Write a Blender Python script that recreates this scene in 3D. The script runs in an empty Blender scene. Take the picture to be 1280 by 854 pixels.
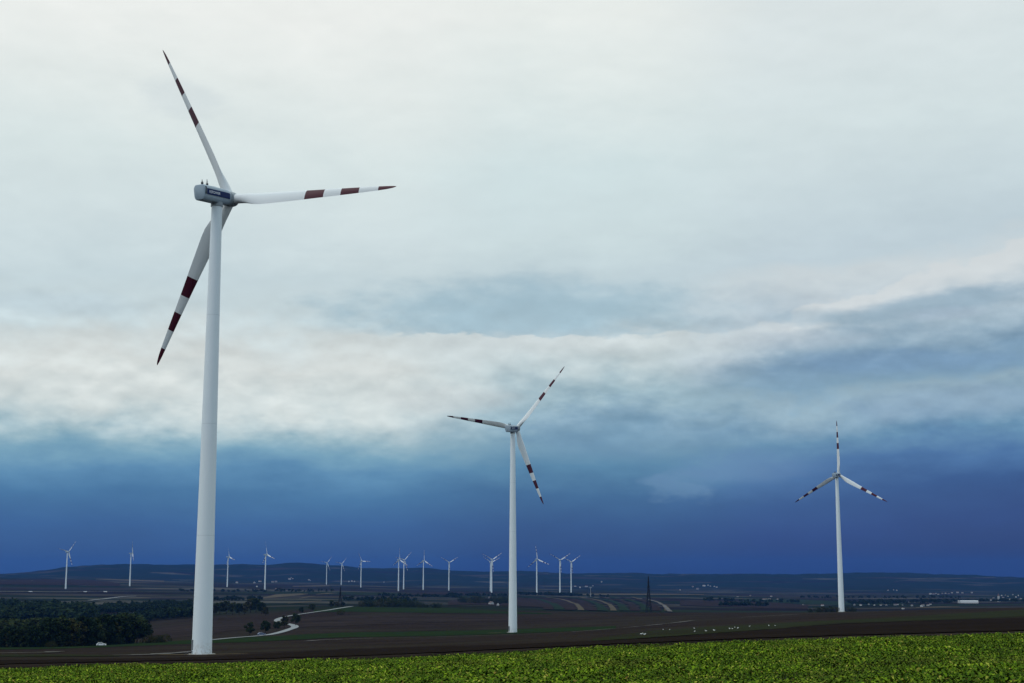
import bpy, bmesh, math, random
import numpy as np
from mathutils import Matrix, Vector

rnd = random.Random(7)
rng = np.random.default_rng(11)
S = bpy.context.scene
COL = S.collection
R = math.radians

# ------------------------------------------------------------------ camera
F = 1778.0                                   # focal length in photo pixels (1280 wide): a 50 mm lens
HOR = 713.0                                  # eye-level row of the photo
PITCH = math.atan((HOR - 427) / F)
CP, SP = math.cos(PITCH), math.sin(PITCH)
cam_d = bpy.data.cameras.new('camera')
cam_d.lens = 36.0 * F / 1280.0
cam_d.sensor_width = 36.0
cam_d.clip_start = 0.5
cam_d.clip_end = 60000
cam = bpy.data.objects.new('camera', cam_d)
COL.objects.link(cam)
cam.location = (0, 0, 0)
cam.rotation_euler = (math.pi / 2 + PITCH, 0, 0)
S.camera = cam

# ------------------------------------------------------------------ node helpers
class NT:
    def __init__(self, nt):
        self.nt = nt
    def n(self, t, **kw):
        nd = self.nt.nodes.new(t)
        for k, v in kw.items():
            setattr(nd, k, v)
        return nd
    def put(self, sock, v):
        if hasattr(v, 'is_output') or hasattr(v, 'links'):
            self.nt.links.new(v, sock)
        else:
            if sock.type == 'RGBA' and not hasattr(v, '__len__'):
                v = (v, v, v, 1)
            elif sock.type == 'RGBA' and len(v) == 3:
                v = (*v, 1)
            sock.default_value = v
    def m(self, op, a, b=0.0, c=0.0, clamp=False):
        nd = self.n('ShaderNodeMath', operation=op, use_clamp=clamp)
        for i, v in enumerate((a, b, c)):
            self.put(nd.inputs[i], v)
        return nd.outputs[0]
    def mapr(self, v, a, b, c=0.0, d=1.0, smooth=True):
        nd = self.n('ShaderNodeMapRange', interpolation_type='SMOOTHSTEP' if smooth else 'LINEAR')
        for i, x in enumerate((v, a, b, c, d)):
            self.put(nd.inputs[i], x)
        return nd.outputs[0]
    def mix(self, f, a, b, blend='MIX'):
        nd = self.n('ShaderNodeMix', data_type='RGBA', blend_type=blend)
        self.put(nd.inputs[0], f); self.put(nd.inputs[6], a); self.put(nd.inputs[7], b)
        return nd.outputs[2]
    def comb(self, x, y, z=0.0):
        nd = self.n('ShaderNodeCombineXYZ')
        for i, v in enumerate((x, y, z)):
            self.put(nd.inputs[i], v)
        return nd.outputs[0]
    def noise(self, vec, scale=1.0, detail=4.0, rough=0.55, dist=0.0):
        nd = self.n('ShaderNodeTexNoise')
        if vec is not None:
            self.put(nd.inputs['Vector'], vec)
        nd.inputs['Scale'].default_value = scale
        nd.inputs['Detail'].default_value = detail
        nd.inputs['Roughness'].default_value = rough
        nd.inputs['Distortion'].default_value = dist
        return nd.outputs['Fac']
    def ramp(self, f, stops, interp='LINEAR'):
        nd = self.n('ShaderNodeValToRGB')
        cr = nd.color_ramp
        cr.interpolation = interp
        while len(cr.elements) < len(stops):
            cr.elements.new(0.5)
        for e, (p, c) in zip(cr.elements, sorted(stops)):
            e.position = p
            e.color = (*c, 1) if len(c) == 3 else c
        self.put(nd.inputs[0], f)
        return nd.outputs[0]

def lin(c):
    return tuple((x / 255 / 12.92) if x / 255 <= 0.04045 else ((x / 255 + 0.055) / 1.055) ** 2.4 for x in c)

# ------------------------------------------------------------------ sky: storm deck ahead, broken cloud behind
SUN_EL, SUN_AZ = R(56), R(-125)              # compass angle from the view direction: left and a little behind
W = bpy.data.worlds.new('World')
S.world = W
W.use_nodes = True
W.node_tree.nodes.clear()
w = NT(W.node_tree)
sky = w.n('ShaderNodeTexSky', sky_type='NISHITA')
sky.sun_disc = False
sky.sun_elevation = SUN_EL
sky.sun_rotation = SUN_AZ
sky.altitude = 200
bg_sky = w.n('ShaderNodeBackground')
w.put(bg_sky.inputs[0], sky.outputs[0])
bg_sky.inputs[1].default_value = 0.11
tc = w.n('ShaderNodeTexCoord')
sep = w.n('ShaderNodeSeparateXYZ')
w.put(sep.inputs[0], tc.outputs['Generated'])
X, Y, Z = sep.outputs
AZ = w.m('MULTIPLY', w.m('ARCTAN2', X, Y), 57.2958)
EL = w.m('MULTIPLY', w.m('ARCSINE', Z), 57.2958)
AZc = w.m('MINIMUM', w.m('MAXIMUM', AZ, -60), 60)

def row_el(row):
    return math.degrees(math.atan((HOR - row) / F))
def col_az(px):
    return math.degrees(math.atan((px - 640) / F))

n_big = w.noise(w.comb(w.m('MULTIPLY', AZc, 0.09), w.m('MULTIPLY', EL, 0.26), 3.1), 1.0, 3, 0.5)
n_mid = w.noise(w.comb(w.m('MULTIPLY', AZc, 0.22), w.m('MULTIPLY', EL, 0.62), 8.3), 1.0, 6, 0.55, 0.1)
n_fine = w.noise(w.comb(w.m('MULTIPLY', AZc, 0.7), w.m('MULTIPLY', EL, 1.9), 1.7), 1.0, 6, 0.58, 0.0)
lowfade = w.mapr(EL, 1.0, 5.0, 0.25, 1.0)
warp = w.m('ADD', w.m('MULTIPLY', w.m('SUBTRACT', n_big, 0.5), 2.0),
           w.m('ADD', w.m('MULTIPLY', w.m('SUBTRACT', n_mid, 0.5), 1.9), w.m('MULTIPLY', w.m('SUBTRACT', n_fine, 0.5), 0.7)))
bankz = w.m('MULTIPLY', w.mapr(EL, 4.3, 5.8), w.mapr(EL, 12.0, 9.0))
n_puff = w.noise(w.comb(w.m('MULTIPLY', AZc, 0.42), w.m('MULTIPLY', EL, 0.80), 5.5), 1.0, 6, 0.5, 0.0)
warp = w.m('ADD', w.m('MULTIPLY', warp, lowfade), w.m('MULTIPLY', w.m('MULTIPLY', w.m('SUBTRACT', n_puff, 0.5), 2.8), bankz))
EW = w.m('ADD', EL, warp)

def skyramp(el, rows):
    stops = [(min(1, max(0, row_el(r) / 25.0)), lin(c)) for r, c in rows]
    return w.ramp(w.m('DIVIDE', el, 25.0, clamp=True), stops, 'LINEAR')

left_c = skyramp(EW, [(713, (40, 78, 132)), (660, (48, 95, 150)), (620, (66, 117, 162)), (590, (90, 140, 178)),
    (566, (120, 164, 188)), (548, (156, 187, 199)), (530, (190, 208, 212)), (508, (210, 220, 219)), (475, (220, 226, 223)), (440, (214, 223, 222)),
    (405, (202, 217, 220)), (350, (200, 216, 220)), (300, (211, 225, 227)), (200, (220, 232, 231)), (100, (231, 238, 235)), (0, (240, 243, 239))])
mid_c = skyramp(EW, [(713, (29, 60, 112)), (660, (40, 82, 136)), (620, (57, 103, 148)), (585, (86, 134, 168)),
    (545, (124, 161, 181)), (500, (166, 192, 202)), (465, (194, 210, 213)), (424, (208, 218, 219)), (405, (188, 207, 214)),
    (375, (186, 206, 214)), (345, (196, 213, 218)), (300, (208, 224, 226)), (200, (212, 228, 229)), (100, (225, 235, 233)), (0, (236, 241, 237))])
ELr = w.m('ADD', EW, w.m('MULTIPLY', w.m('SUBTRACT', AZ, 14.5), -0.08))
right_c = skyramp(ELr, [(713, (25, 52, 106)), (660, (34, 68, 128)), (620, (45, 84, 140)), (588, (70, 112, 162)),
    (556, (102, 144, 176)), (530, (136, 167, 188)), (505, (150, 177, 192)), (482, (128, 160, 182)), (455, (126, 157, 181)), (430, (146, 172, 190)), (405, (164, 185, 198)),
    (378, (182, 198, 208)), (345, (206, 216, 219)), (322, (194, 210, 217)), (250, (204, 219, 223)), (150, (215, 228, 229)), (0, (222, 231, 231))])
AZw = w.m('ADD', AZ, w.m('MULTIPLY', w.m('SUBTRACT', n_mid, 0.5), 5.0))
c = w.mix(w.mapr(AZw, -5.5, 0.5), left_c, mid_c)
c = w.mix(w.mapr(AZw, 4.5, 11.5), c, right_c)

def blob(px, row, wpx, hpx, jag=1.0, slope=0.0):
    """soft ellipse in the sky, its rim broken up by cloud noise"""
    a = w.m('DIVIDE', w.m('SUBTRACT', AZ, col_az(px)), wpx / 31.0)
    tilt = w.m('MULTIPLY', w.m('SUBTRACT', AZ, col_az(px)), slope)
    e = w.m('DIVIDE', w.m('SUBTRACT', w.m('SUBTRACT', EL, row_el(row)), tilt), hpx / 31.0)
    r = w.m('SQRT', w.m('ADD', w.m('MULTIPLY', a, a), w.m('MULTIPLY', e, e)))
    r = w.m('ADD', r, w.m('MULTIPLY', w.m('ADD', w.m('SUBTRACT', n_mid, 0.5), w.m('MULTIPLY', w.m('SUBTRACT', n_fine, 0.5), 0.7)), jag * 1.3))
    return w.mapr(r, 0.35, 1.15, 1.0, 0.0)

# the blue-grey gap over the bank, its flat base on the white rim
rim = w.m('ADD', EL, w.m('ADD', w.m('MULTIPLY', w.m('SUBTRACT', n_fine, 0.5), 1.1), w.m('MULTIPLY', w.m('SUBTRACT', n_mid, 0.5), 0.7)))
edge = w.mapr(rim, row_el(421), row_el(416))
gap = w.m('MULTIPLY', blob(660, 396, 260, 52, 0.9), edge)
bankrim = w.m('MULTIPLY', w.m('SUBTRACT', 1.0, edge), w.mapr(rim, row_el(470), row_el(424)))
c = w.mix(w.m('MULTIPLY', w.m('MULTIPLY', bankrim, blob(700, 440, 260, 60, 0.5)), 0.7), c, lin((210, 219, 219)))
c = w.mix(w.m('MULTIPLY', gap, 0.85), c, lin((162, 190, 203)))
# the rising white crest of the right-hand cloud, crisp above and fading below
crest = w.m('SUBTRACT', rim, w.m('ADD', row_el(378), w.m('MULTIPLY', w.m('SUBTRACT', AZ, col_az(1070)), 0.25)))
crest = w.m('ADD', crest, w.m('MULTIPLY', w.m('SUBTRACT', n_puff, 0.5), 1.6))
crest_w = w.m('MULTIPLY', w.m('MULTIPLY', w.mapr(crest, 0.12, -0.10), w.mapr(crest, -1.5, -0.15)), w.mapr(AZw, 6.5, 11.5))
c = w.mix(w.m('MULTIPLY', blob(560, 505, 120, 22, 1.0), 0.45), c, lin((214, 220, 219)))
c = w.mix(w.m('MULTIPLY', blob(1130, 362, 250, 30, 0.8, 0.27), 0.25), c, lin((208, 217, 220)))
c = w.mix(w.m('MULTIPLY', crest_w, 0.85), c, lin((214, 220, 221)))
c = w.mix(w.m('MULTIPLY', blob(1190, 392, 165, 17, 0.8, 0.1), 0.8), c, lin((150, 175, 191)))
c = w.mix(w.m('MULTIPLY', blob(1010, 402, 70, 13, 0.8), 0.55), c, lin((156, 180, 194)))
c = w.mix(w.m('MULTIPLY', blob(1130, 462, 190, 20, 0.9), 0.5), c, lin((112, 146, 180)))
c = w.mix(w.m('MULTIPLY', blob(1010, 432, 90, 14, 1.0), 0.45), c, lin((186, 200, 210)))
c = w.mix(w.m('MULTIPLY', blob(1190, 405, 60, 9, 1.0), 0.5), c, lin((170, 188, 204)))
c = w.mix(w.m('MULTIPLY', blob(1190, 515, 170, 26, 1.0), 0.45), c, lin((144, 170, 194)))
c = w.mix(w.m('MULTIPLY', blob(760, 540, 180, 40, 1.0), 0.45), c, lin((118, 154, 184)))
c = w.mix(w.m('MULTIPLY', blob(846, 612, 40, 24, 2.2), 0.4), c, lin((112, 150, 184)))
c = w.mix(w.m('MULTIPLY', blob(880, 598, 60, 20, 2.4, 0.15), 0.35), c, lin((104, 144, 182)))
c = w.mix(w.m('MULTIPLY', blob(935, 588, 95, 22, 1.2), 0.4), c, lin((104, 140, 182)))
c = w.mix(w.m('MULTIPLY', blob(205, 125, 60, 26, 0.9), 0.3), c, lin((204, 215, 220)))
c = w.mix(w.m('MULTIPLY', blob(60, 395, 110, 20, 1.0), 0.35), c, lin((186, 206, 216)))
# wisps: slow light and dark mottling through the deck
mott = w.m('ADD', 1.0, w.m('MULTIPLY', w.m('ADD', w.m('SUBTRACT', n_mid, 0.5), w.m('MULTIPLY', w.m('SUBTRACT', n_fine, 0.5), 0.4)), w.mapr(EL, 8, 15, 0.19, 0.10)))
c = w.mix(1.0, c, w.comb(mott, mott, mott), 'MULTIPLY')
pf = w.m('ADD', 1.0, w.m('MULTIPLY', w.m('MULTIPLY', w.m('SUBTRACT', n_puff, 0.5), bankz), 0.2))
c = w.mix(1.0, c, w.comb(pf, pf, pf), 'MULTIPLY')
n_puff2 = w.noise(w.comb(w.m('MULTIPLY', AZc, 0.42), w.m('MULTIPLY', w.m('ADD', EL, 0.36), 0.80), 5.5), 1.0, 6, 0.5, 0.0)
relief = w.m('MULTIPLY', w.m('SUBTRACT', n_puff, n_puff2), w.m('ADD', w.m('MULTIPLY', bankz, 0.85), 0.15))
rl = w.m('ADD', 1.0, w.m('MULTIPLY', relief, w.mapr(EL, 2.0, 5.0, 0.10, 0.48)))
c = w.mix(1.0, c, w.comb(rl, rl, rl), 'MULTIPLY')
# overhead, out of the picture: the thinner, brighter part of the overcast
up = w.mapr(EL, 24, 55)
c = w.mix(up, c, (1.32, 1.55, 1.58))
# behind the camera the deck is thin and bright down to the horizon
c = w.mix(w.mapr(w.m('ABSOLUTE', AZ), 50, 110), c, (1.0, 1.24, 1.30))
bg_cl = w.n('ShaderNodeBackground')
w.put(bg_cl.inputs[0], c)
bg_cl.inputs[1].default_value = 1.0
# cover: solid ahead, broken behind the camera
n_cov = w.noise(tc.outputs['Generated'], 2.2, 4, 0.55)
back = w.mapr(w.m('ABSOLUTE', AZ), 60, 120)
cover = w.m('SUBTRACT', 0.95, w.m('MULTIPLY', back, w.mapr(n_cov, 0.35, 0.6, 0.85, 0.45)))
mx = w.n('ShaderNodeMixShader')
w.put(mx.inputs[0], cover)
w.nt.links.new(bg_sky.outputs[0], mx.inputs[1])
w.nt.links.new(bg_cl.outputs[0], mx.inputs[2])
wo = w.n('ShaderNodeOutputWorld')
w.nt.links.new(mx.outputs[0], wo.inputs['Surface'])

sun_d = bpy.data.lights.new('sun', 'SUN')
sun_d.energy = 0.7
sun_d.angle = R(25)
sun_d.color = (1.0, 0.95, 0.87)
sun = bpy.data.objects.new('sun', sun_d)
COL.objects.link(sun)
sd = Vector((math.sin(SUN_AZ) * math.cos(SUN_EL), math.cos(SUN_AZ) * math.cos(SUN_EL), math.sin(SUN_EL)))
sun.rotation_euler = sd.to_track_quat('Z', 'Y').to_euler()

S.view_settings.view_transform = 'Standard'
S.view_settings.look = 'None'
S.view_settings.exposure = 0.0
S.view_settings.gamma = 1.0
S.view_settings.use_curve_mapping = False
S.cycles.use_denoising = True
S.cycles.volume_bounces = 1
S.cycles.max_bounces = 6
S.cycles.diffuse_bounces = 3

# ------------------------------------------------------------------ mesh helpers
class MB:
    def __init__(self):
        self.v, self.f, self.mi = [], [], []
    def add(self, vs, fs, mi=0):
        o = len(self.v)
        self.v += [tuple(p) for p in vs]
        self.f += [tuple(i + o for i in q) for q in fs]
        self.mi += [mi] * len(fs)
        return self
    def box(self, x0, x1, y0, y1, z0, z1, mi=0):
        vs = [(x, y, z) for z in (z0, z1) for y in (y0, y1) for x in (x0, x1)]
        return self.add(vs, [(0, 2, 3, 1), (4, 5, 7, 6), (0, 1, 5, 4), (2, 6, 7, 3), (0, 4, 6, 2), (1, 3, 7, 5)], mi)
    def rings(self, rings, cap=True, mi=0):
        n = len(rings[0])
        vs = [p for r in rings for p in r]
        fs = []
        for k in range(len(rings) - 1):
            for i in range(n):
                j = (i + 1) % n
                fs.append((k * n + i, k * n + j, (k + 1) * n + j, (k + 1) * n + i))
        if cap:
            fs.append(tuple(range(n))[::-1])
            fs.append(tuple((len(rings) - 1) * n + i for i in range(n)))
        return self.add(vs, fs, mi)
    def lathe(self, prof, n=24, mi=0, axis='z', c=(0, 0, 0)):
        rs = []
        for r, h in prof:
            ring = []
            for i in range(n):
                a = 2 * math.pi * i / n
                p = (r * math.cos(a), r * math.sin(a), h)
                if axis == 'y':
                    p = (r * math.sin(a), h, r * math.cos(a))
                ring.append((p[0] + c[0], p[1] + c[1], p[2] + c[2]))
            rs.append(ring)
        return self.rings(rs, True, mi)
    def bar(self, a, b, t0, t1=None, n=4, mi=0):
        t1 = t0 if t1 is None else t1
        a, b = Vector(a), Vector(b)
        q = (b - a).to_track_quat('Z', 'Y')
        rs = []
        for p, t in ((a, t0), (b, t1)):
            rs.append([tuple(p + q @ Vector((t * math.cos(2 * math.pi * (i + .5) / n), t * math.sin(2 * math.pi * (i + .5) / n), 0))) for i in range(n)])
        return self.rings(rs, True, mi)
    def mesh(self, name, mats, smooth=False, angle=None):
        me = bpy.data.meshes.new(name)
        me.from_pydata(self.v, [], self.f)
        for m in (mats if isinstance(mats, (list, tuple)) else [mats]):
            me.materials.append(m)
        me.polygons.foreach_set('material_index', self.mi)
        bm = bmesh.new(); bm.from_mesh(me)
        bmesh.ops.recalc_face_normals(bm, faces=bm.faces)
        if angle is not None:
            for e in bm.edges:
                if len(e.link_faces) == 2 and e.calc_face_angle(0) > angle:
                    e.smooth = False
        bm.to_mesh(me); bm.free()
        if smooth:
            me.polygons.foreach_set('use_smooth', [True] * len(me.polygons))
        me.update()
        return me

def obj(name, me, parent=None, loc=(0, 0, 0)):
    o = bpy.data.objects.new(name, me)
    COL.objects.link(o)
    o.location = loc
    if parent is not None:
        o.parent = parent
    return o
def tag(o, label=None, cat=None, group=None, kind=None):
    for k, v in (('label', label), ('category', cat), ('group', group), ('kind', kind)):
        if v:
            o[k] = v
    return o
def empty(name, loc, rz=0.0):
    o = bpy.data.objects.new(name, None)
    COL.objects.link(o)
    o.location = loc
    o.rotation_euler = (0, 0, rz)
    o.empty_display_size = 0.5
    return o
def copy_tree(o, parent=None):
    c_ = o.copy()
    COL.objects.link(c_)
    if parent is not None:
        c_.parent = parent
    for ch in list(o.children):
        copy_tree(ch, c_)
    return c_
def kids(o, name):
    return [ch for ch in o.children if ch.name.split('.')[0] == name]

# ------------------------------------------------------------------ materials
def mat(name, color=(0.5, 0.5, 0.5), rough=0.8, spec=0.3, build=None):
    m = bpy.data.materials.new(name)
    m.use_nodes = True
    t = NT(m.node_tree)
    b = m.node_tree.nodes['Principled BSDF']
    b.inputs['Roughness'].default_value = rough
    b.inputs['Specular IOR Level'].default_value = spec
    b.inputs['Base Color'].default_value = (*color, 1)
    if build:
        t.put(b.inputs['Base Color'], build(t, b))
    return m
def pos(t):
    return t.n('ShaderNodeNewGeometry').outputs['Position']
def objco(t):
    return t.n('ShaderNodeTexCoord').outputs['Object']
def sepx(t, v):
    s = t.n('ShaderNodeSeparateXYZ'); t.put(s.inputs[0], v); return s.outputs
def vmul(t, v, k):
    nd = t.n('ShaderNodeVectorMath', operation='MULTIPLY'); t.put(nd.inputs[0], v); nd.inputs[1].default_value = k
    return nd.outputs[0]

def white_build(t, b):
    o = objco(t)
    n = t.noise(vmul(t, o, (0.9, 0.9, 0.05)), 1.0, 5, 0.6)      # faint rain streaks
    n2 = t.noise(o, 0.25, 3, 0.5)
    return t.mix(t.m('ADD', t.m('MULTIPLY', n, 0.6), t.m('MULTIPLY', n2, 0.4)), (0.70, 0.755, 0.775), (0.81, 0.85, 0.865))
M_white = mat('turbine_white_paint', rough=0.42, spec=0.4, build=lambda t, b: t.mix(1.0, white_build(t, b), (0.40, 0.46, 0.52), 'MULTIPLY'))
def tower_build(t, b):
    base = white_build(t, b)
    z = sepx(t, objco(t))[2]
    for h in (25.0, 49.0, 73.0):                               # bolted section joints
        d = t.m('ABSOLUTE', t.m('SUBTRACT', z, h))
        base = t.mix(t.m('MULTIPLY', t.m('LESS_THAN', d, 0.09), 0.2), base, (0.3, 0.33, 0.35))
    splash = t.mapr(z, 3.5, 0.0, 0.0, 0.55)
    sp_n = t.noise(objco(t), 1.6, 5, 0.6)
    return t.mix(t.m('MULTIPLY', splash, t.mapr(sp_n, 0.4, 0.7)), base, (0.30, 0.26, 0.20))
M_tower = mat('tower_white_paint', rough=0.45, spec=0.4, build=tower_build)
BLADE_R = 41.5
def blade_build(t, b):
    z = sepx(t, objco(t))[2]
    k = t.m('DIVIDE', z, BLADE_R)
    f = None
    for a, e in ((0.475, 0.585), (0.685, 0.79), (0.90, 1.2)):
        g = t.m('MULTIPLY', t.m('GREATER_THAN', k, a), t.m('LESS_THAN', k, e))
        f = g if f is None else t.m('ADD', f, g)
    n = t.noise(vmul(t, objco(t), (1.2, 1.2, 0.12)), 1.0, 4, 0.6)
    return t.mix(f, t.mix(n, (0.66, 0.68, 0.68), (0.80, 0.81, 0.80)), t.mix(n, (0.050, 0.004, 0.010), (0.080, 0.006, 0.015)))
M_blade = mat('blade_paint_white_and_red_bands', rough=0.45, spec=0.25, build=blade_build)
M_stripe = mat('stripe_dark_blue', (0.005, 0.018, 0.085), 0.6, 0.15)
M_letter = mat('lettering_pale', (0.8, 0.82, 0.85), 0.5)
M_dark = mat('dark_metal', (0.02, 0.022, 0.025), 0.6)
M_hub = mat('hub_grey_paint', (0.26, 0.29, 0.31), 0.5)
M_concrete = mat('concrete', rough=0.9, build=lambda t, b: t.mix(t.noise(objco(t), 1.5, 5), (0.22, 0.2, 0.17), (0.36, 0.33, 0.29)))
M_steel = mat('pylon_steel', (0.018, 0.02, 0.022), 0.8, 0.05)
M_mast = mat('mast_galvanised', (0.42, 0.44, 0.45), 0.5)

# ------------------------------------------------------------------ terrain
DN = np.array([25, 38, 60, 80, 130, 200, 310, 450, 700, 1060, 1400, 1700, 2400, 3300, 4200, 5200, 6800, 8600], float)
COLS = {
    0:    [905, 858, 842, 834, 830, 825, 818.5, 814, 809, 803, 790, 776, 757, 744, 735, 726, 723, 724],
    100:  [903, 856, 839, 831, 828, 824, 819, 814, 808, 801, 788, 775, 757, 744, 735.5, 728, 724, 724],
    252:  [898, 853, 836, 828, 825.5, 823, 820, 812, 801, 787, 774, 766, 754, 744.5, 737, 732, 728, 726],
    340:  [896, 851, 834, 825, 822, 819, 816, 810, 798, 782, 768, 761, 753, 744.5, 738, 733.5, 729, 727],
    430:  [894, 850, 832, 823, 819.5, 816.5, 812, 806, 796, 778, 761, 757.2, 755, 745, 738.5, 734.5, 731, 728],
    560:  [890, 848, 828, 818, 813.5, 810, 806, 802, 794, 777, 763.5, 759.5, 755, 747.5, 742.5, 739, 735, 728],
    641:  [888, 846, 824, 813.5, 808, 805, 802, 798, 793, 776, 764.5, 762.5, 757, 749.5, 741.8, 739.5, 736, 729],
    810:  [884, 843, 817, 805.5, 799, 797, 793.5, 789, 781, 771, 765.5, 766.5, 760, 752, 745.5, 742, 738.5, 731],
    930:  [881, 840, 812, 800, 794, 791, 788, 783, 775, 767, 765, 767.5, 762, 753.5, 747.5, 744, 739.5, 732],
    1050: [878, 837, 807, 796, 790.5, 788, 783, 778, 770, 765, 766, 768.5, 763, 755, 749, 745.5, 741, 733],
    1280: [872, 831, 800, 790, 784, 780, 775, 770, 762, 758.2, 762, 765, 761, 755, 750.5, 747.5, 743, 735],
}
HILL = [(-400, 718), (0, 716), (40, 713.5), (82, 706.5), (130, 703.5), (180, 702.5), (230, 704), (285, 703.5), (335, 703.5), (362, 701), (392, 703),
        (430, 705.5), (470, 709.5), (500, 709.5), (535, 707), (562, 710.5), (600, 713), (640, 713), (660, 711.8), (700, 713.5), (800, 715),
        (900, 716), (1000, 714.8), (1050, 713.8), (1110, 713.5), (1180, 716), (1240, 718.5), (1280, 719.5), (1700, 718)]

def ray(px, row):
    a = (px - 640) / F
    b = (427 - row) / F
    return a, CP - b * SP, SP + b * CP
def slope_of(px, row):
    x, y, z = ray(px, row)
    return z / math.hypot(x, y)
def az_of(px, row=770):
    x, y, z = ray(px, row)
    return math.atan2(x, y)
cxs = sorted(COLS)
caz = np.array([az_of(p) for p in cxs])
cs = np.array([[slope_of(p, r) for r in COLS[p]] for p in cxs])
LAZ = np.linspace(R(-34), R(34), 1361)
LLD = np.linspace(math.log(5.0), math.log(17000.0), 900)
tab = np.stack([np.interp(LAZ, caz, cs[:, k]) for k in range(len(DN))], 1)
hp = np.array([az_of(p, r) for p, r in HILL]); hs = np.array([slope_of(p, r) for p, r in HILL])
hill = np.interp(LAZ, hp, hs)
h_mid = tab[:, -1] * 0.35 + hill * 0.65
tab = np.concatenate([tab, h_mid[:, None], hill[:, None], (hill - 0.004)[:, None], (hill - 0.008)[:, None]], 1)
ld = np.log(np.concatenate([DN, [9600, 10700, 12800, 16500]]))
LUT = np.stack([np.interp(LLD, ld, tab[i]) for i in range(len(LAZ))], 0)
def smooth(a, sig, axis):
    n = int(sig * 3)
    k = np.exp(-0.5 * (np.arange(-n, n + 1) / sig) ** 2); k /= k.sum()
    pad = [(0, 0), (0, 0)]; pad[axis] = (n, n)
    b_ = np.pad(a, pad, mode='edge')
    return np.apply_along_axis(lambda v: np.convolve(v, k, 'valid'), axis, b_)
fine = LUT.copy()
LUT = smooth(LUT, 8, 1)
LUT2 = smooth(LUT, 22, 0)
farw = np.clip((LLD - math.log(8200)) / (math.log(9500) - math.log(8200)), 0, 1)[None, :]
LUT = LUT2 * (1 - farw) + smooth(LUT, 5, 0) * farw

def vnoise(x, y, seed=0):
    """cheap smooth value noise"""
    xi, yi = np.floor(x).astype(np.int64), np.floor(y).astype(np.int64)
    fx, fy = x - xi, y - yi
    fx = fx * fx * (3 - 2 * fx); fy = fy * fy * (3 - 2 * fy)
    def h(i, j):
        n = (i * 374761393 + j * 668265263 + seed * 974711) & 0x7fffffff
        n = ((n ^ (n >> 13)) * 1274126177) & 0x7fffffff
        return ((n ^ (n >> 16)) & 0xffff) / 65535.0
    return (h(xi, yi) * (1 - fx) + h(xi + 1, yi) * fx) * (1 - fy) + (h(xi, yi + 1) * (1 - fx) + h(xi + 1, yi + 1) * fx) * fy

def H(x, y):
    x = np.asarray(x, float); y = np.asarray(y, float)
    d = np.maximum(np.hypot(x, y), 1e-6)
    az = np.arctan2(x, y)
    dd = np.clip(d, 25.0, 16900.0)
    def look(a):
        fa = (np.clip(a, LAZ[0], LAZ[-1]) - LAZ[0]) / (LAZ[1] - LAZ[0])
        fl = (np.log(dd) - LLD[0]) / (LLD[1] - LLD[0])
        ia = np.clip(fa.astype(int), 0, len(LAZ) - 2); il = np.clip(fl.astype(int), 0, len(LLD) - 2)
        ta, tl = fa - ia, fl - il
        return (LUT[ia, il] * (1 - ta) + LUT[ia + 1, il] * ta) * (1 - tl) + (LUT[ia, il + 1] * (1 - ta) + LUT[ia + 1, il + 1] * ta) * tl
    s = look(az)
    avg = 0.5 * (look(np.full_like(az, LAZ[0])) + look(np.full_like(az, LAZ[-1])))
    k = np.clip((np.abs(az) - R(34)) / R(110), 0, 1); k = k * k * (3 - 2 * k)
    z = (s * (1 - k) + avg * k) * dd
    t = np.clip(d / 25.0, 0, 1)
    z = np.where(d < 25.0, -2.35 * (1 - t) + z * t, z)
    z = z - 0.26 * np.clip((96 - d) / 14.0, 0, 1)              # the crop field lies a leaf's height lower
    amp = np.clip((d - 1900) / 1500, 0, 1) * 5.0 + np.clip((d - 6500) / 3000, 0, 1) * 16.0
    amp = amp * np.clip((13000 - d) / 1500, 0.2, 1)
    z = z + amp * (vnoise(x / 420, y / 420, 1) - 0.5) + 0.45 * amp * (vnoise(x / 150, y / 150, 2) - 0.5)
    z = z + np.clip((d - 9300) / 900, 0, 1) * np.clip((12500 - d) / 900, 0, 1) * 9.0 * (vnoise(x / 60, y / 60, 5) - 0.5)
    return z
def hz(x, y):
    return float(H(np.array([x]), np.array([y]))[0])
DSCAN = np.exp(np.linspace(math.log(30), math.log(12000), 4000))
def ground_at(px, row, dmin=30, dmax=12000):
    """point of the ground seen at this pixel of the photo, between two distances"""
    x, y, z = ray(px, row)
    h = math.hypot(x, y)
    ds = DSCAN[(DSCAN >= dmin) & (DSCAN <= dmax)]
    gx, gy = x / h * ds, y / h * ds
    e = H(gx, gy) / ds - z / h
    up_ = np.where(e >= 0)[0]
    i = up_[0] if len(up_) else int(np.argmax(e))
    return gx[i], gy[i]
def at_dist(px, d, row=760):
    x, y, z = ray(px, row)
    h = math.hypot(x, y)
    return x / h * d, y / h * d

def np_mesh(name, v, faces, mats, smooth_=False, mi=None):
    me = bpy.data.meshes.new(name)
    v = np.asarray(v, np.float32); faces = np.asarray(faces, np.int32)
    nv, nf, k = len(v), len(faces), faces.shape[1]
    me.vertices.add(nv); me.vertices.foreach_set('co', v.ravel())
    me.loops.add(nf * k); me.loops.foreach_set('vertex_index', faces.ravel())
    me.polygons.add(nf); me.polygons.foreach_set('loop_start', np.arange(nf, dtype=np.int32) * k)
    for m in (mats if isinstance(mats, (list, tuple)) else [mats]):
        me.materials.append(m)
    if mi is not None:
        me.polygons.foreach_set('material_index', np.asarray(mi, np.int32))
    if smooth_:
        me.polygons.foreach_set('use_smooth', np.ones(nf, dtype=bool))
    me.update(calc_edges=True)
    return me

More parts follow.
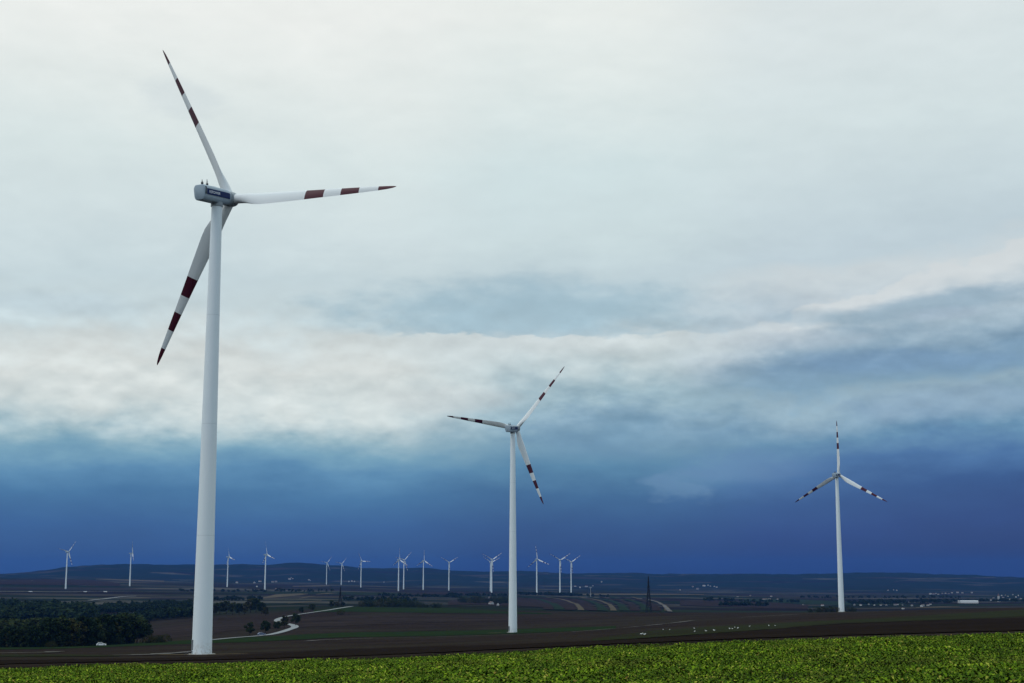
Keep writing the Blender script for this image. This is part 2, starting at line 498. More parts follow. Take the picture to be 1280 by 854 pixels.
def ground_build(t, b):
    p = pos(t)
    x, y, z = sepx(t, p)
    d = t.m('SQRT', t.m('ADD', t.m('MULTIPLY', x, x), t.m('MULTIPLY', y, y)))
    # near plough land: furrow streaks running across the slope
    fur = t.noise(vmul(t, p, (0.012, 0.16, 0.0)), 1.0, 6, 0.62)
    clod = t.noise(p, 0.55, 5, 0.65)
    blot = t.noise(p, 0.011, 4, 0.55)
    near = t.mix(t.mapr(t.m('ADD', t.m('MULTIPLY', fur, 0.6), t.m('MULTIPLY', clod, 0.4)), 0.38, 0.62), (0.008, 0.0062, 0.0055), (0.036, 0.027, 0.022))
    near = t.mix(t.mapr(blot, 0.42, 0.66, 0, 0.55), near, (0.030, 0.028, 0.019))
    # far patchwork of fields
    pw = t.n('ShaderNodeVectorMath', operation='ADD')
    t.put(pw.inputs[0], p)
    nz = t.n('ShaderNodeTexNoise'); t.put(nz.inputs['Vector'], p); nz.inputs['Scale'].default_value = 0.003
    t.put(pw.inputs[1], vmul(t, nz.outputs['Color'], (160, 160, 0)))
    def cells(scale, seed):
        v = t.n('ShaderNodeTexVoronoi', voronoi_dimensions='2D', distance='CHEBYCHEV')
        rot = t.n('ShaderNodeMapping')
        t.put(rot.inputs['Vector'], pw.outputs[0])
        rot.inputs['Rotation'].default_value = (0, 0, seed)
        rot.inputs['Scale'].default_value = scale
        t.put(v.inputs['Vector'], rot.outputs[0])
        v.inputs['Scale'].default_value = 1.0
        return sepx(t, v.outputs['Color'])
    big = cells((0.0016, 0.0040, 1), 0.25)
    small = cells((0.0042, 0.0085, 1), -0.35)
    sel = t.m('GREATER_THAN', big[1], 0.55)
    idx = t.m('ADD', t.m('MULTIPLY', big[0], t.m('SUBTRACT', 1.0, sel)), t.m('MULTIPLY', small[0], sel))
    far = t.ramp(idx, [(0.0, (0.013, 0.019, 0.011)), (0.16, (0.025, 0.020, 0.018)), (0.30, (0.015, 0.025, 0.011)), (0.44, (0.038, 0.034, 0.030)),
                       (0.56, (0.017, 0.014, 0.013)), (0.66, (0.054, 0.050, 0.040)), (0.78, (0.022, 0.034, 0.016)), (0.88, (0.10, 0.094, 0.073))], 'CONSTANT')
    far = t.mix(1.0, far, (0.8, 0.82, 0.84), 'MULTIPLY')
    fn = t.noise(p, 0.02, 5, 0.6)
    far = t.mix(t.m('MULTIPLY', fn, 0.45), far, (0.018, 0.016, 0.013))
    hedge = t.noise(vmul(t, p, (0.0035, 0.009, 0.0)), 1.0, 5, 0.6)
    far = t.mix(t.mapr(hedge, 0.565, 0.60), far, (0.012, 0.019, 0.011))
    # hills: forest with clearings
    wood = t.noise(vmul(t, p, (0.0011, 0.0022, 0.0)), 1.0, 6, 0.6)
    leafy = t.mix(t.noise(p, 0.012, 4, 0.6), (0.006, 0.012, 0.008), (0.017, 0.026, 0.014))
    hillc = t.mix(t.mapr(wood, 0.52, 0.58), leafy, far)
    col = t.mix(t.mapr(d, 1350, 1750), near, far)
    return t.mix(t.mapr(t.m('ADD', d, t.m('MULTIPLY', t.m('SUBTRACT', wood, 0.5), 3000)), 6400, 8200), col, hillc)
M_ground = mat('ground_fields', rough=1.0, spec=0.0, build=ground_build)

az_g = np.concatenate([np.linspace(-180, -34, 60)[:-1], np.linspace(-34, -23, 40)[:-1], np.linspace(-23, 23, 440)[:-1], np.linspace(23, 34, 40)[:-1], np.linspace(34, 180, 60)[:-1]])
d_g = np.concatenate([[3, 6, 10, 15, 20], np.exp(np.linspace(math.log(25), math.log(16500), 560))])
A_, D_ = np.meshgrid(np.radians(az_g), d_g, indexing='ij')
gx, gy = np.sin(A_) * D_, np.cos(A_) * D_
gz = H(gx, gy)
na, nd = len(az_g), len(d_g)
gv = np.stack([gx, gy, gz], -1).reshape(-1, 3)
gv = np.concatenate([gv, [[0, 0, -2.35]]])
I, J = np.meshgrid(np.arange(na), np.arange(nd - 1), indexing='ij')
I2 = (I + 1) % na
gf = np.stack([I * nd + J, I2 * nd + J, I2 * nd + J + 1, I * nd + J + 1], -1).reshape(-1, 4)[:, ::-1]
me = np_mesh('ground', gv, gf, M_ground, True)
bm = bmesh.new(); bm.from_mesh(me); bm.verts.ensure_lookup_table()
ctr = bm.verts[len(gv) - 1]
for i in range(na):
    bm.faces.new((ctr, bm.verts[((i + 1) % na) * nd], bm.verts[i * nd]))
bmesh.ops.recalc_face_normals(bm, faces=bm.faces)
if sum(f.normal.z for f in bm.faces) < 0:
    bmesh.ops.reverse_faces(bm, faces=bm.faces)
for f in bm.faces:
    f.smooth = True
bm.to_mesh(me); bm.free()
tag(obj('ground', me), kind='structure')

def soil(name, c0, c1, sx=0.02, sy=0.2, extra=None, detail_scale=0.6):
    def build(t, b):
        p = pos(t)
        a = t.noise(vmul(t, p, (sx, sy, 0)), 1.0, 6, 0.62)
        g = t.noise(p, detail_scale, 5, 0.65)
        fr = t.noise(vmul(t, p, (sx * 1.5, sy * 6, 0)), 1.0, 3, 0.6)
        k = t.m('ADD', t.m('MULTIPLY', a, 0.45), t.m('ADD', t.m('MULTIPLY', g, 0.3), t.m('MULTIPLY', fr, 0.25)))
        c_ = t.mix(t.mapr(k, 0.38, 0.62), c0, c1)
        if extra:
            c_ = t.mix(t.mapr(t.noise(p, 0.03, 4), 0.5, 0.62, 0, 0.6), c_, extra)
        return c_
    return mat(name, rough=1.0, spec=0.0, build=build)
M_plough = soil('ploughed_dark_soil', (0.0075, 0.0058, 0.0052), (0.021, 0.0155, 0.013))
M_green = soil('young_green_crop', (0.009, 0.017, 0.007), (0.021, 0.035, 0.012))
M_olive = soil('stubble_with_weeds', (0.013, 0.016, 0.009), (0.030, 0.034, 0.017), extra=(0.02, 0.016, 0.012))
M_tan = soil('dry_stubble', (0.055, 0.047, 0.033), (0.105, 0.09, 0.062), 0.01, 0.04, detail_scale=0.1)
M_brown = soil('brown_tilled_field', (0.016, 0.0125, 0.011), (0.036, 0.028, 0.024), 0.01, 0.05, detail_scale=0.1)
M_bluegreen = soil('dark_green_field', (0.012, 0.022, 0.013), (0.024, 0.036, 0.019), 0.01, 0.05, detail_scale=0.1)
M_gravel = soil('pale_gravel', (0.06, 0.057, 0.050), (0.21, 0.20, 0.19), 0.2, 0.2, extra=(0.035, 0.032, 0.022))
M_road = soil('pale_road', (0.17, 0.18, 0.185), (0.29, 0.30, 0.305), 0.3, 0.3)
M_pad = soil('gravel_pad', (0.05, 0.04, 0.025), (0.13, 0.10, 0.06), 0.3, 0.3)

def band(name, m, pts, dmin=60, dmax=12000, nx=90, ny=10, kind='structure', lift=0.05):
    """a field strip lying on the ground; pts = (px, near row, far row)"""
    pts = sorted(pts)
    ps = np.linspace(pts[0][0], pts[-1][0], nx)
    r0 = np.interp(ps, [p[0] for p in pts], [p[1] for p in pts])
    r1 = np.interp(ps, [p[0] for p in pts], [p[2] for p in pts])
    wob = lambda q: 0.9 * (vnoise(ps / 9, ps * 0 + q, 3) - 0.5) + 0.6 * (vnoise(ps / 3, ps * 0 + q, 4) - 0.5)
    if nx > 45:
        r0 = r0 + 0.5 * wob(len(name)); r1 = r1 + 0.5 * wob(len(name) + 7)
    P = []
    for p_, a, b_ in zip(ps, r0, r1):
        n0 = ground_at(p_, a, dmin, dmax); n1 = ground_at(p_, b_, dmin, dmax)
        d0, d1 = math.hypot(*n0), max(math.hypot(*n1), math.hypot(*n0) + 0.5)
        for k in range(ny + 1):
            d = math.exp(math.log(d0) + (math.log(d1) - math.log(d0)) * k / ny)
            P.append(at_dist(p_, d, a + (b_ - a) * k / ny))
    P = np.array(P)
    dd = np.hypot(P[:, 0], P[:, 1])
    z = H(P[:, 0], P[:, 1]) + lift + dd * 1.2e-4
    fs = [(i * (ny + 1) + k, (i + 1) * (ny + 1) + k, (i + 1) * (ny + 1) + k + 1, i * (ny + 1) + k + 1) for i in range(nx - 1) for k in range(ny)]
    o = obj(name, np_mesh(name, np.column_stack([P, z]), fs, m, True))
    return tag(o, kind=kind)

def track(name, m, pix, width, dmin=60, dmax=12000, lift=0.12, ragged=0.0):
    pts = [Vector((*ground_at(px, row, dmin, dmax), 0)) for px, row in pix]
    fine_ = []
    for i in range(len(pts) - 1):                                   # Catmull-Rom
        p0, p1, p2, p3 = pts[max(i - 1, 0)], pts[i], pts[i + 1], pts[min(i + 2, len(pts) - 1)]
        n = max(4, int((p2 - p1).length / 8))
        for k in range(n):
            t = k / n
            fine_.append(0.5 * ((2 * p1) + (p2 - p0) * t + (2 * p0 - 5 * p1 + 4 * p2 - p3) * t * t + (3 * p1 - p0 - 3 * p2 + p3) * t ** 3))
    fine_.append(pts[-1])
    v = []
    for i, p in enumerate(fine_):
        q = (fine_[min(i + 1, len(fine_) - 1)] - fine_[max(i - 1, 0)]).normalized()
        s_ = Vector((-q.y, q.x, 0))
        wd = width * (1 + ragged * (rnd.random() - 0.5))
        for o in (-.5, -.17, .17, .5):
            a = p + s_ * wd * o
            d = math.hypot(a.x, a.y)
            v.append((a.x, a.y, hz(a.x, a.y) + lift + d * 2.0e-4))
    fs = [(i * 4 + k, i * 4 + k + 1, i * 4 + k + 5, i * 4 + k + 4) for i in range(len(fine_) - 1) for k in range(3)]
    return tag(obj(name, np_mesh(name, v, fs, m, True)), kind='structure')

EDGE = [(-60, 833.5), (0, 832), (180, 828), (252, 826.5), (430, 822), (560, 817), (641, 812.5), (810, 804.5), (930, 799), (1050, 795.5), (1280, 789), (1340, 787)]
band('ploughed_field', M_plough, [(-60, 832, 827), (0, 831, 826), (180, 827, 823.5), (252, 826, 822), (430, 821, 812), (560, 816, 808), (641, 811.5, 806), (810, 804, 799),
     (930, 799, 790), (1050, 795, 780.5), (1280, 789, 772.5), (1340, 787, 770)], 84, 700, 140, 24)
band('green_field_strip', M_green, [(-60, 813, 809.5), (60, 811.5, 808), (126, 809.5, 806), (180, 807.5, 803.5), (252, 804.5, 800), (300, 803.5, 797.5), (430, 797, 791), (560, 795, 789), (641, 792.5, 787), (700, 790, 785), (770, 786.5, 783)], 300, 1300, 120, 12)
band('green_field_strip', M_green, [(392, 766, 763), (430, 765, 759), (560, 766.5, 760.5), (641, 767.5, 765.3), (690, 768, 767)], 900, 1650, 60, 8)
band('stubble_strip', M_olive, [(740, 802, 799), (810, 798, 789.5), (930, 789.5, 781), (1050, 780, 775.5), (1160, 776, 769.5), (1280, 771.5, 762.5), (1340, 769, 760)], 150, 1000, 120, 16)
band('stubble_strip', M_olive, [(-60, 822, 819), (0, 821.5, 818.5), (80, 821, 818.5), (150, 821, 819.8)], 150, 900, 50, 8)
band('stubble_strip', M_brown, [(290, 788, 777), (340, 786, 774), (390, 784, 772), (470, 781, 770), (560, 778, 769.5), (640, 776.5, 770)], 800, 1600, 60, 10)
band('brown_field', M_brown, [(176, 800, 789), (215, 798, 782), (252, 794, 778), (290, 788, 776), (318, 786, 774)], 700, 1650, 40, 10)
# far fields seen beyond the crest
far_bands = [
    ('stubble_field', M_tan, [(328, 748.5, 747.5), (345, 747.5, 743.5), (375, 744.5, 742.3), (385, 743.2, 742.8)], 2400, 5200),
    ('stubble_field', M_tan, [(374, 748.6, 748.2), (384, 747.5, 746.2), (394, 746, 745.5)], 2400, 5200),
    ('stubble_field', M_tan, [(360, 755, 754.4), (385, 753.4, 752), (402, 752, 751.3)], 1750, 3200),
    ('stubble_field', M_tan, [(120, 724.6, 724), (160, 726.5, 724.8), (205, 727.8, 726.3)], 4500, 8000),
    ('stubble_field', M_tan, [(366, 733.8, 733), (395, 733.6, 732.2), (412, 733.2, 732.6)], 4800, 8000),
    ('stubble_field', M_tan, [(395, 743.6, 743.2), (408, 743, 741.8), (422, 742, 741.7)], 2600, 5000),
    ('brown_field', M_brown, [(560, 757, 752), (585, 756, 747.5), (640, 758, 748), (690, 760, 749), (735, 763, 748)], 1750, 4000),
    ('stubble_field', M_tan, [(690, 744, 743.3), (760, 744.2, 742.5), (830, 744, 742.6), (880, 744, 743.3)], 3800, 7000),
    ('brown_field', M_brown, [(500, 746, 743), (540, 744, 740.5), (580, 743, 740.5)], 3000, 5200),
    ('dark_green_field', M_bluegreen, [(930, 752, 749), (1000, 755, 750), (1048, 757, 752), (1130, 757, 755)], 2000, 4300),
    ('stubble_field', M_tan, [(1145, 760.5, 759.6), (1175, 760, 758.6), (1200, 759.8, 759)], 2300, 3800),
    ('brown_field', M_brown, [(0, 731, 726), (60, 731.5, 724.5), (110, 732, 725), (150, 733, 729)], 3800, 7000),
    ('brown_field', M_brown, [(850, 757, 752), (900, 758.5, 751), (960, 761, 753), (1010, 762, 757)], 1900, 4000),
]
for nm, m_, pts_, a, b_ in far_bands:
    band(nm, m_, pts_, a, b_, 40, 6, lift=0.4)
# the fan of contour-ploughed strips on the slope between the middle turbine and the pylon
for k, m_ in enumerate([M_brown, M_bluegreen, M_brown, M_tan, M_brown, M_bluegreen, M_tan, M_bluegreen, M_brown, M_bluegreen, M_brown, M_tan]):
    x0 = 668 + k * 13.5
    pix = [(x0 + 18, 764.3), (x0 + 16, 760), (x0 + 9, 755), (x0 - 6, 750), (x0 - 26, 747)]
    track('contour_strip', m_, pix, 13 if m_ is not M_tan else 8, 1750, 4200, lift=0.7)
track('field_path', M_gravel, [(838, 765.8), (832, 760), (824, 754.5), (812, 751), (800, 749)], 6, 1750, 4200, lift=1.0)
track('country_road', M_road, [(262, 800.6), (290, 798), (330, 794.8), (348, 791.5), (361, 787.5), (368.5, 784.5), (366, 782), (357, 780.2), (348.5, 778), (346.5, 775.4), (352, 772.6),
      (365, 769.8), (385, 766.8), (410, 763.2), (428, 760.2), (440, 758.3)], 5.0, 500, 1680)
for seg in ([(150, 820), (185, 819), (215, 817.3), (246, 815)], [(384, 802), (400, 800.8), (430, 799.6), (466, 798.4)], [(545, 796.6), (560, 796.2), (600, 795.2), (641, 794)],
            [(716, 790.4), (760, 787), (800, 783.5), (840, 779.5), (868, 776)], [(925, 772.3), (960, 770.5), (1000, 768.6)]):
    track('farm_track', M_gravel, seg, 2.8, 150, 1300, ragged=0.9)
track('farm_track', M_gravel, [(-20, 817.3), (20, 816.8), (56, 816.4), (70, 815)], 4.0, 200, 900, ragged=0.8)
track('far_road', M_road, [(112, 751.3), (125, 750), (140, 748.3), (152, 746.8), (170, 746)], 9, 2300, 4000, lift=0.8)
track('far_road', M_road, [(-20, 741), (40, 740.3), (110, 740.2), (180, 740.5), (236, 741)], 8, 3000, 4800, lift=0.8)

# ------------------------------------------------------------------ wind turbines
HUB_H, TILT, CONE, OVER = 100.0, R(5), R(1.0), 4.9
def nac_sec(s, y, n=64):
    ring = []
    for i in range(n):
        a = 2 * math.pi * (i + 0.5) / n
        ca, sa = math.cos(a), math.sin(a)
        x = 1.56 * math.copysign(abs(ca) ** (2 / 9), ca)
        z = 1.72 * math.copysign(abs(sa) ** (2 / 9), sa)
        if z < -0.35:
            x *= 1 - 0.30 * ((-0.35 - z) / 1.37) ** 1.3
        if z > 0.9:
            x *= 1 - 0.22 * ((z - 0.9) / 0.82) ** 1.2              # sloping shoulders
        ring.append((x * s, y, z * s - 0.05 * (1 - s)))
    return ring
def side_x(z):
    s_ = max(0.0, 1 - (abs(z) / 1.72) ** 9)
    x = 1.56 * s_ ** (1 / 9)
    if z < -0.35:
        x *= 1 - 0.30 * ((-0.35 - z) / 1.37) ** 1.3
    return x

def blade_mesh():
    st = [(0.019, 1.9, 1.0), (0.045, 1.9, 1.0), (0.08, 2.0, 0.86), (0.115, 2.35, 0.62), (0.155, 2.85, 0.44), (0.20, 3.15, 0.34), (0.25, 3.10, 0.30), (0.32, 2.82, 0.27), (0.42, 2.45, 0.24),
          (0.475, 2.24, 0.23), (0.53, 2.04, 0.22), (0.585, 1.86, 0.21), (0.64, 1.68, 0.20), (0.74, 1.40, 0.19), (0.84, 1.10, 0.18), (0.90, 0.92, 0.17), (0.95, 0.70, 0.17), (0.98, 0.45, 0.17), (0.994, 0.24, 0.17), (1.0, 0.08, 0.2)]
    rs = []
    n = 28
    for k, ch, th in st:
        tw = R(26 + 22 * max(0, (1 - max(k, 0.16) / 0.75)) ** 1.2 + 1.5 * (1 - k))
        pre = -0.9 * max(0, k - 0.3) ** 2                          # slight upwind pre-bend
        ring = []
        cb = min(1, max(0, (th - 0.4) / 0.6))                      # 1 = circular root
        for i in range(n):
            a = 2 * math.pi * i / n
            s_ = 0.5 * (1 - math.cos(a))
            yt = 5 * th * (0.2969 * math.sqrt(s_) - 0.126 * s_ - 0.3516 * s_ ** 2 + 0.2843 * s_ ** 3 - 0.1015 * s_ ** 4) * ch
            ya = yt * math.copysign(1, math.sin(a)) + 0.03 * ch * math.sin(math.pi * s_)
            xa = (0.30 - s_) * ch
            xc, yc = 0.5 * ch * math.cos(a), 0.5 * ch * math.sin(a)
            x = xa * (1 - cb) + xc * cb
            y = ya * (1 - cb) + yc * cb
            # LE (+x) turned upwind (-y) by the twist
            x, y = x * 1.13, y * 1.05
            X_ = x * math.cos(tw) + y * math.sin(tw)
            Y_ = -x * math.sin(tw) + y * math.cos(tw)
            ring.append((X_, Y_ + pre, k * BLADE_R))
        rs.append(ring)
    return MB().rings(rs).mesh('blade', M_blade, True, R(60))

def text_mesh(body, size):
    cu = bpy.data.curves.new('lettering', 'FONT')
    cu.body = body
    cu.size = size
    cu.extrude = 0.01
    cu.align_y = 'CENTER'
    tmp = bpy.data.objects.new('tmp', cu)
    COL.objects.link(tmp)
    bpy.context.view_layer.update()
    m_ = bpy.data.meshes.new_from_object(tmp.evaluated_get(bpy.context.evaluated_depsgraph_get()))
    bpy.data.objects.remove(tmp)
    m_.materials.clear(); m_.materials.append(M_letter)
    return m_

def blade_matrix(q, scale=1.0):
    ax = Vector((0, math.cos(TILT), math.sin(TILT)))
    r_ = Vector((1, 0, 0)); u = r_.cross(ax)
    span = (u * math.cos(q) + r_ * math.sin(q)) * math.cos(CONE) + ax * math.sin(CONE)
    le = u * math.sin(q) - r_ * math.cos(q)
    yy = span.cross(le)
    m_ = Matrix((le, yy, span)).transposed().to_4x4()
    m_.translation = Vector((0, 0, HUB_H)) + ax * OVER
    return m_ @ Matrix.Diagonal((scale, scale, scale, 1))

def make_turbine(detail=True):
    root = empty('wind_turbine', (0, 0, 0))
    prof = [(2.12, -0.6), (2.12, 0.0)] + [(2.12 + (1.17 - 2.12) * k / 24, 97.9 * k / 24) for k in range(1, 25)]
    tw = obj('tower', MB().lathe(prof, 56).mesh('tower', M_tower, True, R(50)), root)
    tilt = Matrix.Translation((0, 0, HUB_H)) @ Matrix.Rotation(TILT, 4, 'X')
    b_ = MB().rings([nac_sec(s, y) for y, s in ((-6.25, 0.92), (-6.20, 0.965), (-6.08, 0.99), (-5.85, 1.0), (0.8, 1.0), (2.0, 0.985), (2.8, 0.94), (3.3, 0.87), (3.5, 0.80))])
    nac = obj('nacelle', b_.mesh('nacelle', M_white, True, R(40)), root)
    nac.matrix_local = tilt
    # hub and spinner
    hb = MB().lathe([(1.35, 3.35), (1.42, 3.6), (1.66, 3.75), (1.74, 4.6), (1.70, 5.4), (1.45, 6.15), (0.95, 6.75), (0.4, 7.0), (0.06, 7.06)], 36, axis='y')
    hub = obj('hub', hb.mesh('hub', M_hub, True, R(45)), root)
    hub.matrix_local = tilt
    bme = blade_mesh()
    for k in range(3):
        bo = obj('blade', bme, root)
        bo.matrix_local = blade_matrix(k * 2 * math.pi / 3)
    if not detail:
        return root
    for sgn in (1, -1):
        sv, sf = [], []
        ys = [-5.45, -3, 0.8, 1.6, 2.2, 2.75]
        sc = [1, 1, 1, 0.99, 0.978, 0.945]
        zs = [-0.45, -0.1, 0.2, 0.5, 0.85]
        for y, s in zip(ys, sc):
            for z in zs:
                sv.append((sgn * (side_x(z) * s + 0.025), y, z * s))
        n = len(zs)
        for i in range(len(ys) - 1):
            for k in range(n - 1):
                sf.append((i * n + k, (i + 1) * n + k, (i + 1) * n + k + 1, i * n + k + 1))
        st_me = bpy.data.meshes.new('name_stripe'); st_me.from_pydata(sv, [], sf); st_me.materials.append(M_stripe); st_me.update()
        so = obj('name_stripe', st_me, nac)
        sol = so.modifiers.new('thickness', 'SOLIDIFY'); sol.thickness = 0.03; sol.offset = 0
        tm = text_mesh('REPOWER', 0.84)
        lo = obj('lettering', tm, nac)
        if sgn > 0:
            lo.matrix_local = Matrix(((0, 0, 1, 1.60), (1, 0, 0, -4.75), (0, 1, 0, 0.18), (0, 0, 0, 1)))
        else:
            lo.matrix_local = Matrix(((0, 0, -1, -1.60), (-1, 0, 0, -0.7), (0, 1, 0, 0.18), (0, 0, 0, 1)))
        vb = MB()
        for q in range(5):
            vb.box(sgn * 1.46, sgn * 1.60, -5.95, -5.66, -0.45 + q * 0.34, -0.14 + q * 0.34)
        obj('vent', vb.mesh('vent', M_dark), nac)
    for y, h in ((-5.6, 1.15), (-3.9, 1.45)):
        a_ = MB().lathe([(0.10, 1.62), (0.09, 1.7 + h * 0.5), (0.06, 1.7 + h)], 8, c=(0.35, y, 0))
        a_.box(0.13, 0.57, y - 0.16, y + 0.16, 1.85, 2.25)
        a_.bar((0.05, y, 1.75 + h * 0.55), (0.65, y, 1.75 + h * 0.55), 0.035)
        obj('instrument_mast', a_.mesh('instrument_mast', M_dark), nac)
    hch = MB().box(-0.6, 0.6, -2.6, -1.2, 1.66, 1.86)
    obj('roof_hatch', hch.mesh('roof_hatch', M_white), nac)
    # flange under the nacelle, door and footing
    obj('yaw_ring', MB().lathe([(1.28, 97.55), (1.34, 97.6), (1.34, 98.5), (1.2, 98.6)], 40).mesh('yaw_ring', M_hub, True, R(40)), root)
    db = MB().box(-2.17, -1.95, -0.45, 0.45, 1.0, 3.1)
    dr = obj('door', db.mesh('door', mat('door_grey', (0.13, 0.14, 0.15), 0.5)), root)
    dr.rotation_euler = (0, 0, R(55))
    sb = MB()
    for q in range(4):
        sb.box(-2.9 - 0.28 * q, -2.62 - 0.28 * q if q else -2.14, -0.5, 0.5, 0.72 - q * 0.22, 0.80 - q * 0.22)
    st = obj('door_steps', sb.mesh('door_steps', M_dark), root)
    st.rotation_euler = (0, 0, R(55))
    obj('footing', MB().lathe([(2.9, -0.8), (2.9, 0.10), (2.75, 0.16)], 40).mesh('footing', M_concrete, True, R(40)), root)
    return root

def set_rotor(t, ph, scale=1.0):
    for k, bo in enumerate(kids(t, 'blade')):
        bo.matrix_local = blade_matrix(ph + k * 2 * math.pi / 3, scale)

big_t = make_turbine(True)
spec = [(252, 820, 308.1, 26.5, -0.478, 1.032, 'huge white wind turbine at left, nearest of all, blue striped nacelle against pale cloud'),
        (641, 793, 709.2, 23.3, 0.725, 0.968, 'white wind turbine in the middle, second in size, one banded blade pointing left'),
        (1052, 765, 1060.3, 30.0, 0.015, 0.978, 'white wind turbine alone at right on the dark crest, one blade straight up')]
for i, (px, row, d, yaw, ph, sc, lab) in enumerate(spec):
    t = big_t if i == 0 else copy_tree(big_t)
    x, y, z = ray(px, row)
    h = math.hypot(x, y)
    dd = d * h / y                                             # fitted depth is along y
    X_, Y_ = x / h * dd, y / h * dd
    t.location = (X_, Y_, hz(X_, Y_) + 0.05)
    print('turbine', i, 'ground', round(hz(X_, Y_), 2), 'wanted', round(z / h * dd, 2))
    t.rotation_euler = (0, 0, -R(yaw))
    tag(t, lab, 'wind turbine', 'wind turbines')
    set_rotor(t, ph, sc)
    pv = MB().lathe([(9.5, -0.5), (9.5, 0.02), (9.0, 0.06)], 40)

far_t = make_turbine(False)
FT = [(82, 736, 693, 28, 0.75, 'far white wind turbine, leftmost of the whole row under the hills'),
      (162, 735.5, 697, 74, 0.12, 'far white wind turbine seen edge on, second from left, blades overlapping its tower'),
      (284, 733, 697, 52, -0.25, 'far white wind turbine just right of the nearest tower, small with one blade right'),
      (331, 737, 694, 48, -0.20, 'far white wind turbine above the pale winding road, one blade level to the right'),
      (408, 731.5, 705, 26, 0.70, 'small far wind turbine left of the one standing behind the short lattice pylon'),
      (426.5, 732, 706, 26, 0.72, 'small far wind turbine directly behind the short lattice pylon'),
      (451, 734, 702, 30, -0.48, 'small far wind turbine right of the short lattice pylon, blades left and right'),
      (498, 735, 697, 40, 0.0, 'far wind turbine, left one of the close pair above the dark hedge'),
      (504.5, 735, 699.5, 26, 0.78, 'far wind turbine, right one of the close pair above the dark hedge'),
      (529, 736.5, 701, 30, 0.02, 'far wind turbine with one blade straight up, right of the close pair'),
      (561, 739, 705, 18, 1.05, 'far wind turbine with blades in a Y, left of the overlapping pair'),
      (614.5, 741, 701, 24, 1.0, 'far wind turbine left of the middle tower, front one of an overlapping pair'),
      (613, 741, 706, 24, 1.12, 'far wind turbine left of the middle tower, rear of an overlapping pair'),
      (671, 741, 697.5, 24, -0.12, 'far wind turbine nearest the right side of the middle tower, tallest of three'),
      (700, 742, 701, 24, 1.02, 'far wind turbine, middle of the three right of the middle tower'),
      (714, 742, 705, 24, 0.97, 'far wind turbine, rightmost of the far row, shortest of three right of the middle tower')]
for i, (px, row, hub, yaw, ph, lab) in enumerate(FT):
    t = far_t if i == 0 else copy_tree(far_t)
    d = HUB_H * F / (row - hub)
    x, y = at_dist(px, d, row)
    t.location = (x, y, hz(x, y))
    pr = HOR - hz(x, y) / d * F
    print('far', px, round(d), 'row', round(pr, 1), 'wanted', row)
    t.rotation_euler = (0, 0, -R(yaw) - math.atan2(x, y) * 0.0)
    tag(t, lab, 'wind turbine', 'wind turbines')
    set_rotor(t, ph, 0.98)

# gravel rings at the feet of the three big turbines
for px, row, d, *_r in spec:
    x, y, z = ray(px, row); dd = d * math.hypot(x, y) / y
    cx, cy = at_dist(px, dd, row)
    v, fs = [], []
    for rr in (2.95, 5, 7.5):
        for k in range(40):
            a = 2 * math.pi * k / 40
            q = rr * (1 + (0.25 * math.sin(3 * a + px) if rr > 6 else 0))
            v.append((cx + q * 1.5 * math.cos(a) if rr > 6 else cx + q * math.cos(a), cy + q * math.sin(a), hz(cx + q * math.cos(a), cy + q * math.sin(a)) + 0.09))
    for j in range(2):
        for k in range(40):
            fs.append((j * 40 + k, j * 40 + (k + 1) % 40, (j + 1) * 40 + (k + 1) % 40, (j + 1) * 40 + k))
    tag(obj('gravel_pad', np_mesh('gravel_pad', v, fs, M_pad, True)), kind='structure')

# ------------------------------------------------------------------ lattice pylons and mast
def make_pylon():
    root = empty('lattice_pylon', (0, 0, 0))
    Hh = 38.0
    wd = lambda z: 2.9 * (1 - z / 24) + 0.75 * (z / 24) if z < 24 else 0.75 - 0.55 * (z - 24) / 14
    b_ = MB()
    zs = [0, 5, 9.5, 13.5, 17, 20, 22.5, 25, 27.5, 30, 32.5, 35, Hh]
    for sx in (-1, 1):
        for sy in (-1, 1):
            for a, c_ in zip(zs[:-1], zs[1:]):
                b_.bar((sx * wd(a), sy * wd(a), a), (sx * wd(c_), sy * wd(c_), c_), 0.26)
    for a, c_ in zip(zs[:-1], zs[1:]):
        for s in (-1, 1):
            for q in (-1, 1):
                b_.bar((-q * wd(a), s * wd(a), a), (q * wd(c_), s * wd(c_), c_), 0.15)
                b_.bar((s * wd(a), -q * wd(a), a), (s * wd(c_), q * wd(c_), c_), 0.15)
        for s in (-1, 1):
            b_.bar((-wd(c_), s * wd(c_), c_), (wd(c_), s * wd(c_), c_), 0.15)
            b_.bar((s * wd(c_), -wd(c_), c_), (s * wd(c_), wd(c_), c_), 0.15)
    obj('lattice_body', b_.mesh('lattice_body', M_steel), root)
    for z, L in ((22.5, 3.4), (27.5, 4.2), (32.0, 3.0)):
        a_ = MB()
        for s in (-1, 1):
            for e in (-1, 1):
                a_.bar((s * 0.5, e * 0.45, z), (s * L, 0, z + 0.3), 0.2)
                a_.bar((s * 0.5, e * 0.4, z + 1.6), (s * L, 0, z + 0.3), 0.18)
        ao = obj('crossarm', a_.mesh('crossarm', M_steel), root)
        for s in (-1, 1):
            i_ = MB().lathe([(0.05, z + 0.3), (0.16, z + 0.1), (0.16, z - 1.1), (0.05, z - 1.3)], 8, c=(s * (L - 0.1), 0, 0))
            obj('insulator', i_.mesh('insulator', M_dark), ao)
    obj('peak', MB().bar((0, 0, Hh - 0.2), (0, 0, Hh + 2.2), 0.14, 0.05).mesh('peak', M_steel), root)
    return root
pyl = make_pylon()
x, y = at_dist(811, 1440)
pyl.location = (x, y, hz(x, y)); pyl.rotation_euler = (0, 0, R(68)); pyl.scale = (0.9, 0.9, 0.93)
tag(pyl, 'dark lattice power pylon standing on the crest between middle and right turbines', 'pylon', 'lattice pylons')
